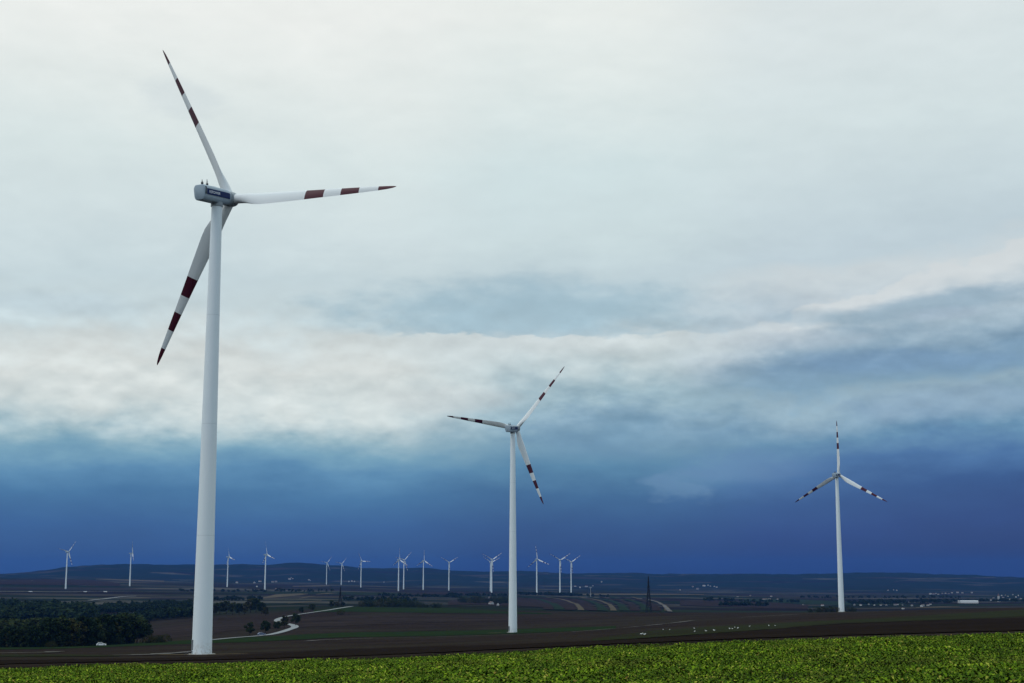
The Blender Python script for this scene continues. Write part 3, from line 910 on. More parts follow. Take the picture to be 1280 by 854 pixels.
p2 = copy_tree(pyl)
x, y = at_dist(425, 1640)
p2.location = (x, y, hz(x, y)); p2.rotation_euler = (0, 0, R(75)); p2.scale = (0.75, 0.75, 0.60)
tag(p2, 'short dark lattice pylon beside the trees at the top of the winding road', 'pylon', 'lattice pylons')
ms = empty('slender_mast', (0, 0, 0))
obj('pole', MB().lathe([(0.6, 0), (0.45, 14), (0.35, 28)], 10).mesh('pole', M_mast, True, R(50)), ms)
obj('crossarm', MB().box(-4.2, 4.2, -0.3, 0.3, 27.2, 28.0).box(-2.5, 2.5, -0.3, 0.3, 25.0, 25.5).mesh('crossarm', M_mast), ms)
x, y = at_dist(738.5, 3900)
ms.location = (x, y, hz(x, y) - 0.3)
tag(ms, 'thin pale mast with a crossarm, right of the far turbine row', 'mast')

# ------------------------------------------------------------------ trees
def leaf_build(c0, c1, c2):
    def f(t, b):
        rp = t.n('ShaderNodeNewGeometry').outputs['Random Per Island']
        oi = t.n('ShaderNodeObjectInfo').outputs['Random']
        k = t.m('ADD', t.m('MULTIPLY', rp, 0.55), t.m('MULTIPLY', oi, 0.45))
        return t.ramp(k, [(0.0, c0), (0.55, c1), (1.0, c2)])
    return f
M_leaf = mat('foliage_dark_green', rough=0.9, spec=0.0, build=leaf_build((0.010, 0.021, 0.011), (0.022, 0.036, 0.015), (0.054, 0.060, 0.022)))
M_leaf_y = mat('foliage_autumn_yellow', rough=0.9, spec=0.0, build=leaf_build((0.05, 0.045, 0.012), (0.13, 0.11, 0.03), (0.24, 0.21, 0.07)))
M_leaf_o = mat('foliage_olive', rough=0.9, spec=0.0, build=leaf_build((0.020, 0.022, 0.008), (0.040, 0.042, 0.014), (0.085, 0.078, 0.026)))
M_bark = mat('bark', rough=0.95, build=lambda t, b: t.mix(t.noise(objco(t), 3, 4), (0.018, 0.014, 0.011), (0.05, 0.04, 0.032)))

def leaves(centres, radii, per, size, r=rng, squash=0.85):
    """quads scattered through clump spheres"""
    n = len(centres) * per
    c_ = np.repeat(np.asarray(centres), per, 0); rad = np.repeat(np.asarray(radii), per)
    dv = r.normal(size=(n, 3)); dv /= np.linalg.norm(dv, axis=1)[:, None]
    p = c_ + dv * (rad * r.uniform(0.25, 1.05, n) ** 0.6)[:, None] * np.array([1, 1, squash])
    a = r.normal(size=(n, 3)); a /= np.linalg.norm(a, axis=1)[:, None]
    b_ = np.cross(a, r.normal(size=(n, 3))); b_ /= np.linalg.norm(b_, axis=1)[:, None]
    s = size * r.uniform(0.6, 1.3, n)[:, None]
    q = np.stack([p - a * s, p - b_ * s * 0.6, p + a * s, p + b_ * s * 0.6], 1)
    return q.reshape(-1, 3), np.arange(n * 4).reshape(-1, 4)

def tree_meshes(seed, kind):
    r = np.random.default_rng(seed); pr = random.Random(seed)
    t_ = MB()
    if kind == 'tree':
        nb, cz, spread, zt = 11, (0.35, 0.98), 0.30, 0.62
    elif kind == 'tall':
        nb, cz, spread, zt = 13, (0.28, 1.0), 0.22, 0.7
    elif kind == 'edge':
        nb, cz, spread, zt = 15, (0.03, 1.0), 0.27, 0.7
    else:
        nb, cz, spread, zt = 9, (0.12, 0.85), 0.55, 0.35
    Hh = 10.0
    t_.bar((0, 0, -0.5), (pr.uniform(-.2, .2), 0, zt * Hh * 0.55), 0.26 if kind != 'bush' else 0.15, 0.19 if kind != 'bush' else 0.1, 8)
    top = (pr.uniform(-.3, .3), pr.uniform(-.3, .3), zt * Hh)
    t_.bar((0, 0, zt * Hh * 0.5), top, 0.19, 0.1, 7)
    cs_, rs_ = [], []
    for k in range(nb):
        a = k * 2.4 + pr.uniform(-.4, .4)
        zz = cz[0] + (cz[1] - cz[0]) * (k + 0.5) / nb
        prof = math.sin(math.pi * min(1, max(0.08, (zz - cz[0] + 0.1) / (cz[1] - cz[0] + 0.16)))) ** 0.7
        rr = spread * Hh * prof * pr.uniform(0.5, 1.0)
        rad = Hh * spread * pr.uniform(0.34, 0.6)
        p = (rr * math.cos(a), rr * math.sin(a), zz * Hh - rad * 0.4)
        cs_.append(p); rs_.append(rad)
        z0 = Hh * min(zt * 0.9, max(0.1, zz * 0.6))
        t_.bar((0, 0, z0 * 0.9), p, 0.10, 0.03, 5)
    v, f = leaves(cs_, rs_, 130 if kind != 'bush' else 120, 0.42, r)
    return t_.mesh('trunk', M_bark, True), v, f
KINDS_ = {}
for kind, seeds in (('tree', (1, 2, 3)), ('tall', (4, 5)), ('edge', (10, 11, 12, 13)), ('bush', (6, 7, 8))):
    KINDS_[kind] = []
    for s in seeds:
        tm, v, f = tree_meshes(s, kind)
        KINDS_[kind].append((tm, np_mesh('crown', v, f, M_leaf_o if s in (2, 7, 11) else M_leaf)))
tm, v, f = tree_meshes(9, 'bush')
KINDS_['yellow'] = [(tm, np_mesh('crown', v, f, M_leaf_y))]

def plant(kind, px, d, hgt, label, group, width=1.0, row=760, name=None, cat=None):
    x, y = at_dist(px, d, row)
    nm = name or {'tree': 'broadleaf_tree', 'tall': 'broadleaf_tree', 'edge': 'broadleaf_tree', 'bush': 'bush', 'yellow': 'bush'}[kind]
    o = empty(nm, (x, y, hz(x, y) - 0.15), rnd.uniform(0, 6.28))
    s = hgt / 10.0
    o.scale = (s * width, s * width, s)
    tm, cm = rnd.choice(KINDS_[kind])
    obj('trunk' if kind in ('tree', 'tall', 'edge') else 'stem', tm, o)
    obj('crown' if kind in ('tree', 'tall', 'edge') else 'foliage', cm, o)
    tag(o, label, cat or ('bush' if kind in ('bush', 'yellow') else 'tree'), group)
    return o

def gd(px, row, a, b_):
    return math.hypot(*ground_at(px, row, a, b_))
# trees along the winding road
for px, row, hgt, lab in [(313, 794.5, 7.2, 'round roadside tree, leftmost of those along the winding road'),
                          (332.5, 792.6, 7.4, 'slim roadside tree by the winding road, second from the left'),
                          (347, 788.6, 6.0, 'dark little tree below the yellow bush inside the road bend'),
                          (356.5, 784.8, 8.0, 'bushy dark tree filling the inside of the road bend'),
                          (370, 782.2, 8.6, 'tree standing right of the road bend above the brown field')]:
    d = gd(px, row, 600, 1680)
    plant('tree', px, d, hgt, lab, 'trees along the winding road', 1.15)
plant('yellow', 349.5, gd(349.5, 782.8, 700, 1680), 4.4, 'yellowing autumn bush inside the bend of the pale road', None, 1.0)
for px, row, hgt, lab in [(377, 767.2, 6.2, 'small dark tree just above the upper road, left of its neighbour'),
                          (390, 765, 8.0, 'rounded dark tree just above the middle of the upper road'),
                          (414.5, 760.2, 8.6, 'dense tree left of the short pylon at the top of the road'),
                          (421, 759.5, 6.5, 'low tree at the foot of the short pylon'),
                          (428.5, 758.8, 6.0, 'low tree right of the short pylon where the road crests'),
                          ]:
    plant('tree', px, gd(px, row, 900, 1690) + 4, hgt, lab, 'trees along the winding road', 1.25)
plant('bush', 425, gd(425, 768.6, 900, 1690), 5.0, 'dark bush alone in the field below the short pylon', None, 1.3)
# hedge on the crest left of the middle turbine
hd = [(451, 7.5), (457, 9.5), (463, 10), (469, 9), (475, 11), (481, 12), (487, 12), (493, 11), (499, 11.5), (505, 11), (511, 10), (517, 9.5), (523, 8.5), (529, 6.5), (534, 4)]
nth = ['first', 'second', 'third', 'fourth', 'fifth', 'sixth', 'seventh', 'eighth', 'ninth', 'tenth', 'eleventh', 'twelfth', 'thirteenth', 'fourteenth', 'fifteenth', 'sixteenth', 'seventeenth', 'eighteenth', 'nineteenth', 'twentieth']
for i, (px, hg) in enumerate(hd):
    plant('bush', px, 1660 + rnd.uniform(-15, 25), hg, 'dark green bush in the crest hedge, %s from its left end' % nth[i], 'bushes of the crest hedge', 1.05)
for px, hg, lab in [(543, 6.0, 'lone low dark bush right of the crest hedge, left one of a touching pair'), (548, 6.4, 'lone low dark bush right of the crest hedge, right one of a touching pair')]:
    plant('bush', px, 1680, hg, lab, None, 1.3)
# clump left of the big tower's far side: trees at the field corner
ct = [(268, 768, 11), (275, 767, 13), (283, 766.5, 14), (291, 767.5, 12.5), (299, 768, 12), (306, 767.5, 11), (313, 765, 15), (320, 765, 15), (327, 766.5, 11.5), (332, 769, 8.5)]
for i, (px, row, hg) in enumerate(ct):
    plant('tree', px, gd(px, row + 1, 1100, 1900), hg, 'dark tree of the clump right of the nearest tower, %s from the left' % nth[i], 'trees of the clump by the nearest tower', 1.2)
# bushes round the right turbine's foot, behind the crest
for i, (px, hg) in enumerate([(1013, 5.5), (1022, 7.5), (1029, 8.5), (1037, 9), (1044, 8), (1058, 8), (1066, 7)]):
    plant('bush', px, 1340, hg * 0.75, 'low dark bush behind the right turbine on the crest, %s from the left' % nth[i], 'bushes behind the right turbine', 1.2)
# little wood below the far turbines, round the white hamlet
for i in range(18):
    px = 577 + i * 3.3
    plant('bush', px, 2550 + rnd.uniform(-120, 160), rnd.uniform(9, 15), 'tree of the small far wood left of the middle tower, %s from the left' % nth[i], 'trees of the small far wood', 1.0, name='broadleaf_tree', cat='tree')

# the wood at left: its front row tree by tree, the mass behind as one wood
front = []
px = -70
while px < 182:
    front.append(px); px += rnd.uniform(5.2, 7.6)
front_in = [p for p in front if p > -2]
for i, p_ in enumerate(front):
    row = np.interp(p_, [-70, 60, 120, 160, 185], [810, 809.5, 807.5, 805, 803.5])
    hg = np.interp(p_, [-70, 20, 60, 70, 150, 170, 185], [8, 8.5, 10, 12.6, 13, 11, 9.5]) * rnd.uniform(0.75, 1.15)
    if p_ > -2:
        j = front_in.index(p_)
        if j < 20:
            lab = 'tree in the front edge of the left wood, %s from the picture edge' % nth[j]
        else:
            lab = 'tree in the front edge of the left wood, %s from its right end' % nth[len(front_in) - 1 - j]
    else:
        lab = 'tree of the wood edge beyond the left border of the picture'
    plant('tree' if p_ > 163 else ('tall' if i % 4 == 3 else 'edge'), p_, gd(p_, row, 600, 1300), hg, lab, 'trees along the front of the left wood', 1.25)
for i, p_ in enumerate((66, 92, 101, 137, 151, 187, 194, 199, 206)):
    plant('bush', p_, gd(p_, np.interp(p_, [60, 206], [809.8, 803.2]), 600, 1300) - 6, rnd.uniform(2.8, 4.8), 'low bush at the foot of the left wood, %s from the left' % nth[i], 'bushes at the foot of the left wood', 1.3)

def wood(name, polys, n, hr, label_mat=M_leaf, per=26, size=1.0, nvar=6):
    """one mass of trees: crowns of leaf clumps and trunks"""
    V, Fc, off = [], [], 0
    vars_ = []
    for k in range(nvar):
        r = np.random.default_rng(100 + k)
        cs_ = [(r.uniform(-2.4, 2.4), r.uniform(-2.4, 2.4), r.uniform(3.2, 8.6)) for _ in range(6)] + [(0, 0, 8.4)]
        vars_.append(leaves(cs_, [r.uniform(1.5, 2.5) for _ in cs_], per, size, r)[0])
    cnt = 0
    while cnt < n:
        (p0, p1, d0, d1) = polys[rnd.randrange(len(polys))]
        px_, d_ = rnd.uniform(p0, p1), math.sqrt(rnd.uniform(d0 ** 2, d1 ** 2))
        x, y = at_dist(px_, d_)
        s = rnd.uniform(*hr) / 10.0
        a = rnd.uniform(0, 6.28)
        v = vars_[rnd.randrange(nvar)] * np.array([s * 1.25, s * 1.25, s])
        ca, sa = math.cos(a), math.sin(a)
        v = np.column_stack([v[:, 0] * ca - v[:, 1] * sa + x, v[:, 0] * sa + v[:, 1] * ca + y, v[:, 2] + hz(x, y)])
        V.append(v); cnt += 1
    V = np.concatenate(V)
    o = obj(name, np_mesh(name, V, np.arange(len(V)).reshape(-1, 4), label_mat))
    return o
o = wood('woodland', [(-150, 175, 880, 1080), (-150, 60, 1000, 1150)], 620, (10, 15), per=30, size=0.8)
tag(o, 'dark mass of the wood behind its front row of trees at left', 'woodland', None, 'stuff')
o = wood('woodland', [(-150, 35, 1600, 2120), (30, 75, 1550, 1950), (75, 115, 1500, 1780), (-150, 20, 1400, 1700)], 1200, (11, 18), per=16, size=1.25)
tag(o, 'second darker wood rising behind the left wood towards the far fields', 'woodland', None, 'stuff')
o = wood('woodland', [(110, 200, 1850, 2150), (130, 238, 1900, 2250), (180, 250, 1480, 1650), (60, 190, 1450, 1620)], 800, (6, 10), per=14, size=1.25)
tag(o, 'bluish green woodland and thickets in the valley left of the nearest tower', 'woodland', None, 'stuff')
o = wood('hedgerow', [(430, 520, 2700, 2790), (470, 580, 3300, 3380), (560, 640, 3700, 3800), (650, 760, 3960, 4010), (880, 1000, 3300, 3400), (1075, 1190, 3250, 3420), (1150, 1290, 3500, 3700), (1000, 1200, 4300, 4450),
                      (1060, 1120, 3150, 3300), (900, 960, 2700, 2760), (250, 330, 2600, 2680), (640, 720, 4050, 4120), (220, 420, 3700, 3760)], 900, (5, 10), per=10, size=1.5, nvar=5)
tag(o, 'scattered dark hedgerows and thickets between the far fields', 'hedgerow', None, 'stuff')

# ------------------------------------------------------------------ far villages
M_wall = mat('render_white', rough=0.9, build=lambda t, b: t.mix(t.n('ShaderNodeObjectInfo').outputs['Random'], (0.20, 0.21, 0.22), (0.66, 0.65, 0.62)))
M_roof = mat('roof_tiles', rough=0.9, build=lambda t, b: t.mix(t.n('ShaderNodeObjectInfo').outputs['Random'], (0.10, 0.045, 0.035), (0.14, 0.12, 0.115)))
M_win = mat('window_dark', (0.02, 0.025, 0.03), 0.3)
def house_parts(L, Wd, h, rh):
    b_ = MB().box(-L / 2, L / 2, -Wd / 2, Wd / 2, -1.0, h)
    # gables
    for s in (-1, 1):
        x = s * L / 2
        b_.add([(x, -Wd / 2, h), (x, Wd / 2, h), (x, 0, h + rh), (x - s * .3, -Wd / 2, h), (x - s * .3, Wd / 2, h), (x - s * .3, 0, h + rh)],
               [(0, 1, 2), (3, 5, 4), (0, 2, 5, 3), (1, 4, 5, 2)])
    r_ = MB()
    for s in (-1, 1):
        o_ = 0.4
        e = (s * (Wd / 2 + o_), h - o_ * rh / (Wd / 2))
        vs = []
        for x in (-L / 2 - .3, L / 2 + .3):
            vs += [(x, e[0], e[1] + .03), (x, 0, h + rh + .03), (x, 0, h + rh + .3), (x, e[0], e[1] + .3)]
        r_.add(vs, [(0, 1, 2, 3), (4, 7, 6, 5), (0, 4, 5, 1), (3, 2, 6, 7), (0, 3, 7, 4), (1, 5, 6, 2)])
    w_ = MB()
    n = max(2, int(L / 3.5))
    for s in (-1, 1):
        for k in range(n):
            x = -L / 2 + L * (k + .5) / n
            w_.box(x - .5, x + .5, s * Wd / 2 - (0.02 if s > 0 else 0.04), s * Wd / 2 + (0.04 if s > 0 else 0.02), h * 0.35, h * 0.35 + 1.3)
    return b_, r_, w_
HV = []
for k, (L, Wd, h, rh) in enumerate([(13, 8, 4.5, 3.2), (10, 8, 5.5, 3.0), (16, 9, 5, 3.4)]):
    b_, r_, w_ = house_parts(L, Wd, h, rh)
    HV.append((b_.mesh('wall', M_wall), r_.mesh('roof', M_roof), w_.mesh('windows', M_win)))
def house(px, row, a, b__, label, group, scale=1.0, d=None, rz=None):
    x, y = ground_at(px, row, a, b__) if d is None else at_dist(px, d, row)
    o = empty('house', (x, y, hz(x, y)), rnd.uniform(-0.5, 0.5) + rnd.choice((0, 1.5708)) if rz is None else rz)
    o.scale = (scale * rnd.uniform(0.38, 0.62),) * 3
    wm, rm, wi = rnd.choice(HV)
    obj('wall', wm, o); obj('roof', rm, o)
    tag(o, label, 'house', group)
    return o
clusters = [
    ('house of the hamlet on the valley slope left of the right turbine', 'houses left of the right turbine', [(922, 746.5), (938, 745), (955, 750), (958, 749.6), (962, 749.8), (964, 746), (972, 749.8), (1004, 757), (1028, 757.5)], 2200, 5200, 0.75),
    ('white house of the village strung out between right turbine and long white building', 'houses right of the right turbine',
     [(1068, 757), (1076, 757.2), (1086, 756.6), (1093, 757), (1101, 757), (1104, 756.4), (1108, 757), (1119, 757), (1122, 756.6), (1129, 761.5), (1152, 758.5), (1154, 758), (1160, 757.5), (1163, 756), (1128, 757), (1140, 757.8)], 2300, 4500, 0.72),
    ('house of the higher hamlet above the village at right', 'houses of the higher hamlet at right',
     [(1110, 738.5), (1117, 738), (1121, 738.4), (1163, 743), (1167, 743.2), (1170, 742.6), (1173, 743.6), (1178, 742.5), (1182, 742.2), (1186, 742.6), (1190, 741.5), (1197, 741.3), (1203, 741.8), (1215, 741.5)], 4200, 8200, 1.1),
    ('house among the trees around the white church tower at far right', 'houses round the church tower',
     [(1252, 745), (1254, 747.5), (1257, 744.6), (1260, 746), (1263, 750), (1266, 744), (1270, 747), (1273, 745), (1276, 749), (1239, 751), (1242, 748)], 3200, 7000, 0.85),
    ('tiny pale house at the foot of the blue hills left of centre', 'houses at the foot of the blue hills',
     [(296, 729), (318, 729), (325, 727.5), (341, 728), (345, 728.2), (362, 724.5), (364, 722.5), (366, 724), (386, 725.5), (388, 726), (436, 727.5), (440, 727), (443, 727.6), (480, 728.5)], 6000, 10200, 1.6),
    ('tiny pale house on the hazy slope right of the middle turbine', 'houses on the hazy slope right of centre',
     [(719, 733.5), (725, 735), (733, 734), (741, 733), (752, 728), (866, 734), (880, 733), (885, 732.4), (888, 733.2), (893, 733.8), (896, 734.4), (872, 737), (850, 738)], 5200, 9500, 1.6),
]
for lab, grp, pts_, a, b_, sc in clusters:
    for px, row in pts_:
        house(px, row, a, b_, lab, grp, sc)
for px, row, a, b_, lab, sc in [(612, 744.8, 2300, 3400, 'white house with red roof at the left of the small far wood hamlet', 1.1),
                            (614, 756, 1900, 3000, 'bright white house low in the small far wood hamlet', 1.0),
                            (622.5, 757.3, 1900, 3000, 'low white house right of the bright one by the small far wood', 0.9),
                            (117.5, 760, 1800, 2800, 'white house by the valley wood, left of two close together', 1.0),
                            (123, 760, 1800, 2800, 'white house by the valley wood, right of two close together', 1.0),
                            (169, 767, 1500, 2300, 'narrow white house standing upright among the valley trees', 0.8),
                            (197.5, 770.5, 1500, 2300, 'small white house beside the valley field left of the nearest tower', 0.7),
                            (321, 733.8, 4200, 6000, 'pale farm house left of the turbine above the winding road', 1.3),
                            (346, 737.5, 3600, 5200, 'pale farm house right of the turbine above the winding road', 1.1)]:
    house(px, row, a, b_, lab, None, sc)
# long white hall and church
hl = empty('long_hall', (0, 0, 0))
b_, r_, w_ = house_parts(42, 12, 5.5, 3.0)
obj('wall', b_.mesh('wall', M_wall), hl); obj('roof', r_.mesh('roof', mat('pale_sheet_roof', (0.45, 0.46, 0.47), 0.6)), hl)
gb = MB().box(-24, -20.97, -8, 8, -1, 9.0)
obj('gable_block', gb.mesh('gable_block', M_wall), hl)
x, y = ground_at(1211, 754.2, 2600, 5000); hl.location = (x, y, hz(x, y)); hl.rotation_euler = (0, 0, R(-8))
hl.scale = (0.95, 0.8, 0.72)
tag(hl, 'long low white hall with a taller block at its left end in the right valley', 'hall')
chh = empty('church', (0, 0, 0))
obj('tower', MB().box(-2.6, 2.6, -2.6, 2.6, -1, 16).mesh('tower', M_wall), chh)
obj('spire', MB().rings([[(-3, -3, 16.02), (3, -3, 16.02), (3, 3, 16.02), (-3, 3, 16.02)], [(-.1, -.1, 23), (.1, -.1, 23), (.1, .1, 23), (-.1, .1, 23)]]).mesh('spire', M_roof), chh)
b_, r_, w_ = house_parts(18, 9, 6, 4)
nv = MB().add([(q[0] + 11.8, q[1], q[2]) for q in b_.v], b_.f); rv = MB().add([(q[0] + 11.8, q[1], q[2]) for q in r_.v], r_.f)
obj('nave', nv.mesh('nave', M_wall), chh); obj('roof', rv.mesh('roof', M_roof), chh)
x, y = ground_at(1248.5, 752.5, 2800, 6000); chh.location = (x, y, hz(x, y)); chh.scale = (0.9,) * 3; chh.rotation_euler = (0, 0, R(70))
tag(chh, 'white church with an upright tower among the village trees at far right', 'church')

# ------------------------------------------------------------------ vehicles
M_carw = mat('car_white', (0.8, 0.8, 0.8), 0.3, 0.5)
M_carb = mat('car_blue_grey', (0.10, 0.13, 0.22), 0.3, 0.5)
M_tyre = mat('tyre_rubber', (0.015, 0.015, 0.015), 0.85)
M_glass = mat('window_glass', (0.02, 0.025, 0.03), 0.12, 0.6)
def make_car(paint):
    root = empty('car', (0, 0, 0))
    prof_low = [(-2.1, .35), (-2.12, .72), (-1.95, .9), (1.1, .95), (2.0, .78), (2.1, .55), (2.08, .3)]
    b_ = MB()
    ring = lambda y, s: [(x * s, y, z) for x, z in prof_low] + [(2.0 * s, y, .25), (-2.0 * s, y, .25)]
    b_.rings([ring(-.86, .97), ring(-.8, 1), ring(.8, 1), ring(.86, .97)])
    ro = [(-1.85, .88), (-1.35, 1.42), (.2, 1.46), (1.05, .92)]
    b_.rings([[(x, -.68 if z > 1 else -.78, z) for x, z in ro], [(x, .68 if z > 1 else .78, z) for x, z in ro]])
    obj('body', b_.mesh('body', paint), root)
    g_ = MB()
    for s in (-1, 1):
        g_.add([(-1.5, s * .785, .98), (-1.22, s * .71, 1.36), (.12, s * .71, 1.40), (.72, s * .785, 1.0)], [(0, 1, 2, 3)])
    g_.add([(1.07, -.66, .98), (.30, -.58, 1.43), (.30, .58, 1.43), (1.07, .66, .98)], [(0, 1, 2, 3)])
    obj('windows', g_.mesh('windows', M_glass), root)
    for x in (-1.3, 1.3):
        for s in (-1, 1):
            wh = MB().lathe([(.2, s * .70), (.33, s * .72), (.33, s * .87), (.22, s * .89)], 18, axis='y', c=(x, 0, .33))
            wo_ = obj('wheel', wh.mesh('wheel', M_tyre), root)
            obj('rim', MB().lathe([(.19, s * .893), (.05, s * .91)], 12, axis='y', c=(x, 0, .33)).mesh('rim', M_mast), wo_)
    return root
cw = make_car(M_carw)
x, y = ground_at(126.5, 807.5, 500, 1200); cw.location = (x, y, hz(x, y) + .05); cw.rotation_euler = (0, 0, R(14))
cw.scale = (1, 1, 1)
tag(cw, 'white car parked on the green strip in front of the dark left wood', 'car')
cb = make_car(M_carb)
x, y = ground_at(327, 795, 500, 1500); cb.location = (x, y, hz(x, y) + .35); cb.rotation_euler = (0, 0, R(28))
tag(cb, 'blue grey car driving on the lower stretch of the winding road', 'car')
def make_lorry():
    root = empty('lorry', (0, 0, 0))
    obj('trailer', MB().box(-7, 5.2, -1.25, 1.25, 1.1, 3.9).mesh('trailer', M_carw), root)
    obj('cab', MB().rings([[(5.5, -1.2, .6), (7.6, -1.2, .6), (7.5, -1.2, 2.1), (7.1, -1.2, 3.3), (5.5, -1.2, 3.4)], [(5.5, 1.2, .6), (7.6, 1.2, .6), (7.5, 1.2, 2.1), (7.1, 1.2, 3.3), (5.5, 1.2, 3.4)]]).mesh('cab', M_carw), root)
    for x in (-5.5, -4.3, 6.3):
        for s in (-1, 1):
            obj('wheel', MB().lathe([(.5, s * .9), (.52, s * .95), (.52, s * 1.2), (.45, s * 1.24)], 14, axis='y', c=(x, 0, .52)).mesh('wheel', M_tyre), root)
    return root
lo0 = make_lorry()
for i, (px, row, lab) in enumerate([(38, 741, 'tiny white lorry on the far road, leftmost of three'), (106.5, 741, 'tiny white lorry on the far road, middle of three'), (131.5, 741, 'tiny white lorry on the far road, rightmost of three')]):
    o = lo0 if i == 0 else copy_tree(lo0)
    x, y = ground_at(px, row, 3000, 4800); o.scale = (.55,) * 3; o.location = (x, y, hz(x, y) + 1.3); o.rotation_euler = (0, 0, R(3))
    tag(o, lab, 'lorry', 'lorries on the far road')

# ------------------------------------------------------------------ white birds on the strip
M_bird = mat('white_plumage', (0.8, 0.8, 0.78), 0.8)
M_beak = mat('beak_and_legs', (0.35, 0.22, 0.04), 0.6)
bird = empty('white_bird', (0, 0, 0))
def egg(b_, c_, rx, ry, rz_, n=12, m=8):
    rs = []
    for i in range(m + 1):
        a = math.pi * (i / m) - math.pi / 2
        a = max(-1.5, min(1.5, a))
        rs.append([(c_[0] + rx * math.sin(a), c_[1] + ry * math.cos(a) * math.cos(2 * math.pi * k / n), c_[2] + rz_ * math.cos(a) * math.sin(2 * math.pi * k / n)) for k in range(n)])
    b_.rings(rs)
bb = MB(); egg(bb, (0, 0, .30), .30, .13, .14)
bb.bar((.20, 0, .36), (.30, 0, .52), .055, .04, 8); egg(bb, (.33, 0, .55), .075, .05, .055)
bb.bar((-.24, 0, .31), (-.44, 0, .27), .07, .03, 6)
obj('body', bb.mesh('body', M_bird, True), bird)
for s in (-1, 1):
    wb = MB(); egg(wb, (-.06, s * .125, .33), .27, .03, .09); obj('wing', wb.mesh('wing', M_bird, True), bird)
    obj('leg', MB().bar((0, s * .05, -.03), (0, s * .05, .2), .012, .016, 6).mesh('leg', M_beak), bird)
obj('beak', MB().bar((.39, 0, .55), (.48, 0, .535), .022, .006, 6).mesh('beak', M_beak), bird)
bp = [(802, 794.5), (805.3, 795.3), (806.8, 794.4), (829, 788), (837, 788), (868, 786.7), (868.5, 791), (882.5, 790.4), (892, 789.4), (893, 789.8), (912, 787.4), (915.5, 787.3), (918.6, 785.8), (922, 786.8), (923, 786.2), (961, 783.6), (969, 783.2), (937, 784.2)]
for i, (px, row) in enumerate(bp):
    o = bird if i == 0 else copy_tree(bird)
    x, y = ground_at(px, row, 150, 900); o.location = (x, y, hz(x, y) + .1); o.rotation_euler = (0, 0, rnd.uniform(0, 6.28))
    s = rnd.uniform(0.45, 0.75); o.scale = (s, s, s)
    if i < 3:
        lab = 'white bird of the group of three leftmost on the stubble strip'
    else:
        lab = 'white bird scattered on the stubble strip right of the group of three'
    tag(o, lab, 'bird', 'white birds resting on the stubble strip' if i >= 3 else 'group of three white birds')

# ------------------------------------------------------------------ crop in the foreground
def crop():
    r = np.random.default_rng(3)
    sp = 0.19
    ys = np.arange(30.5, 84, sp)
    X_, Y_ = [], []
    for y in ys:
        hw = 0.37 * y + 9
        xs = np.arange(-hw, hw, sp)
        X_.append(xs + r.uniform(-.1, .1, len(xs))); Y_.append(np.full(len(xs), y) + r.uniform(-.11, .11, len(xs)))
    X_ = np.concatenate(X_); Y_ = np.concatenate(Y_)
    # gaps and weak plants
    dens = vnoise(X_ / 2.6, Y_ / 2.6, 7) * 0.6 + vnoise(X_ / 0.9, Y_ / 0.9, 8) * 0.4
    keep = (dens > 0.22) & (np.hypot(X_, Y_) < 82 + 2.4 * (vnoise(X_ / 2.2, Y_ / 2.2, 9) - .5) + 1.2 * (vnoise(X_ / .6, Y_ / .6, 10) - .5))
    X_, Y_, dens = X_[keep], Y_[keep], dens[keep]
    n = len(X_); L = 6
    x = np.repeat(X_, L); y = np.repeat(Y_, L); dn = np.repeat(dens, L)
    N = n * L
    z0 = np.repeat(H(X_, Y_), L)
    a = r.uniform(0, 2 * np.pi, N)
    size = (0.34 + 0.9 * dn) * r.uniform(0.6, 1.3, N)
    ln = 0.115 * size; wd = 0.036 * size
    pet = r.uniform(0.03, 0.10, N) * size                      # petiole reach
    hgt = (0.03 + 0.17 * r.uniform(0, 1, N) ** 1.3) * size + 0.02
    tiltb = r.uniform(0.1, 0.9, N)                             # rise of first half
    droop = r.uniform(-0.5, 0.5, N)
    ca, sa = np.cos(a), np.sin(a)
    def P(u, v, h):
        return np.stack([x + ca * u - sa * v, y + sa * u + ca * v, z0 + h], 1)
    h1 = hgt; h2 = hgt + ln * 0.5 * tiltb; h3 = h2 + ln * 0.5 * droop
    cup = wd * 0.35
    v = np.stack([P(pet, -wd * .35, h1), P(pet, wd * .35, h1), P(pet + ln * .5, -wd, h2 + cup), P(pet + ln * .5, wd, h2 + cup), P(pet + ln * .5, 0 * wd, h2),
                  P(pet + ln, 0 * wd, h3)], 1).reshape(-1, 3)
    b0 = np.arange(N) * 6
    f = np.concatenate([np.stack([b0, b0 + 1, b0 + 4], 1), np.stack([b0, b0 + 4, b0 + 2], 1), np.stack([b0 + 1, b0 + 3, b0 + 4], 1), np.stack([b0 + 2, b0 + 4, b0 + 5], 1), np.stack([b0 + 4, b0 + 3, b0 + 5], 1)])
    return v, f
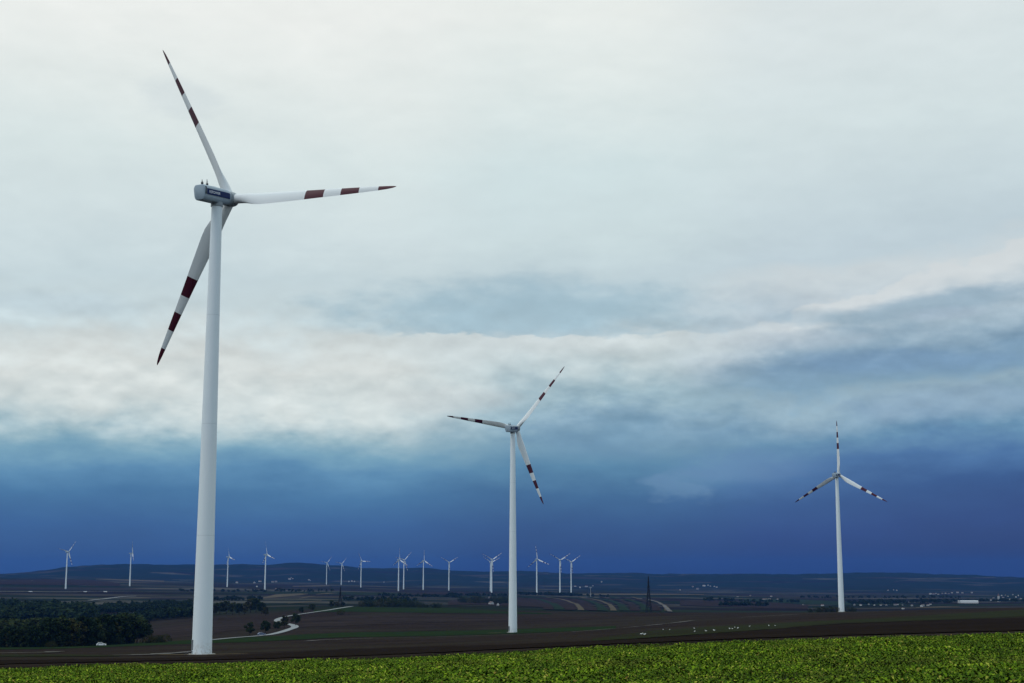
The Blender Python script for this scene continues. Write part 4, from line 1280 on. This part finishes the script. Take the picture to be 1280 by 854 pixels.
def crop_build(t, b):
    rp = t.n('ShaderNodeNewGeometry').outputs['Random Per Island']
    p = pos(t)
    patch = t.noise(vmul(t, p, (0.55, 0.28, 0.0)), 1.0, 4, 0.65)
    dry = t.noise(vmul(t, p, (0.21, 0.11, 0.0)), 1.0, 3, 0.5)
    c_ = t.ramp(rp, [(0.0, (0.026, 0.060, 0.004)), (0.35, (0.072, 0.138, 0.005)), (0.72, (0.145, 0.235, 0.008)), (0.90, (0.26, 0.33, 0.020)), (0.965, (0.36, 0.34, 0.06)), (1.0, (0.16, 0.08, 0.02))])
    c_ = t.mix(t.mapr(patch, 0.40, 0.60, 0.0, 0.75), c_, (0.026, 0.052, 0.004))
    return t.mix(t.mapr(dry, 0.52, 0.68, 0.0, 0.35), c_, (0.12, 0.105, 0.02))
M_crop = mat('leafy_crop', rough=0.75, spec=0.02, build=crop_build)
b_ = M_crop.node_tree.nodes['Principled BSDF']
v, f = crop()
print('crop leaves', len(f))
o = obj('leaf_crop', np_mesh('leaf_crop', v, f, M_crop))
tag(o, 'bright green leafy crop covering the near field along the bottom', 'crop', None, 'stuff')
band('crop_soil', M_olive, [(-160, 856, 836), (0, 856, 836), (180, 856, 832), (430, 856, 827), (641, 856, 817), (810, 856, 809), (1050, 856, 799), (1280, 856, 794), (1440, 856, 790)], 26, 83, 90, 20, lift=0.02)

# ------------------------------------------------------------------ haze
hzb = MB().box(-17000, 17000, -17000, 17000, float(gz.min()) - 1.0, 128.0)
M_haze = bpy.data.materials.new('haze_air')
M_haze.use_nodes = True
nt = M_haze.node_tree
for n in list(nt.nodes):
    if n.type == 'BSDF_PRINCIPLED':
        nt.nodes.remove(n)
pv = nt.nodes.new('ShaderNodeVolumePrincipled')
pv.inputs['Color'].default_value = (0.045, 0.165, 0.56, 1)
pv.inputs['Density'].default_value = 3.9e-5
pv.inputs['Anisotropy'].default_value = 0.0
nt.links.new(pv.outputs[0], [n for n in nt.nodes if n.type == 'OUTPUT_MATERIAL'][0].inputs['Volume'])
ho = obj('haze', hzb.mesh('haze', M_haze))
tag(ho, kind='stuff')
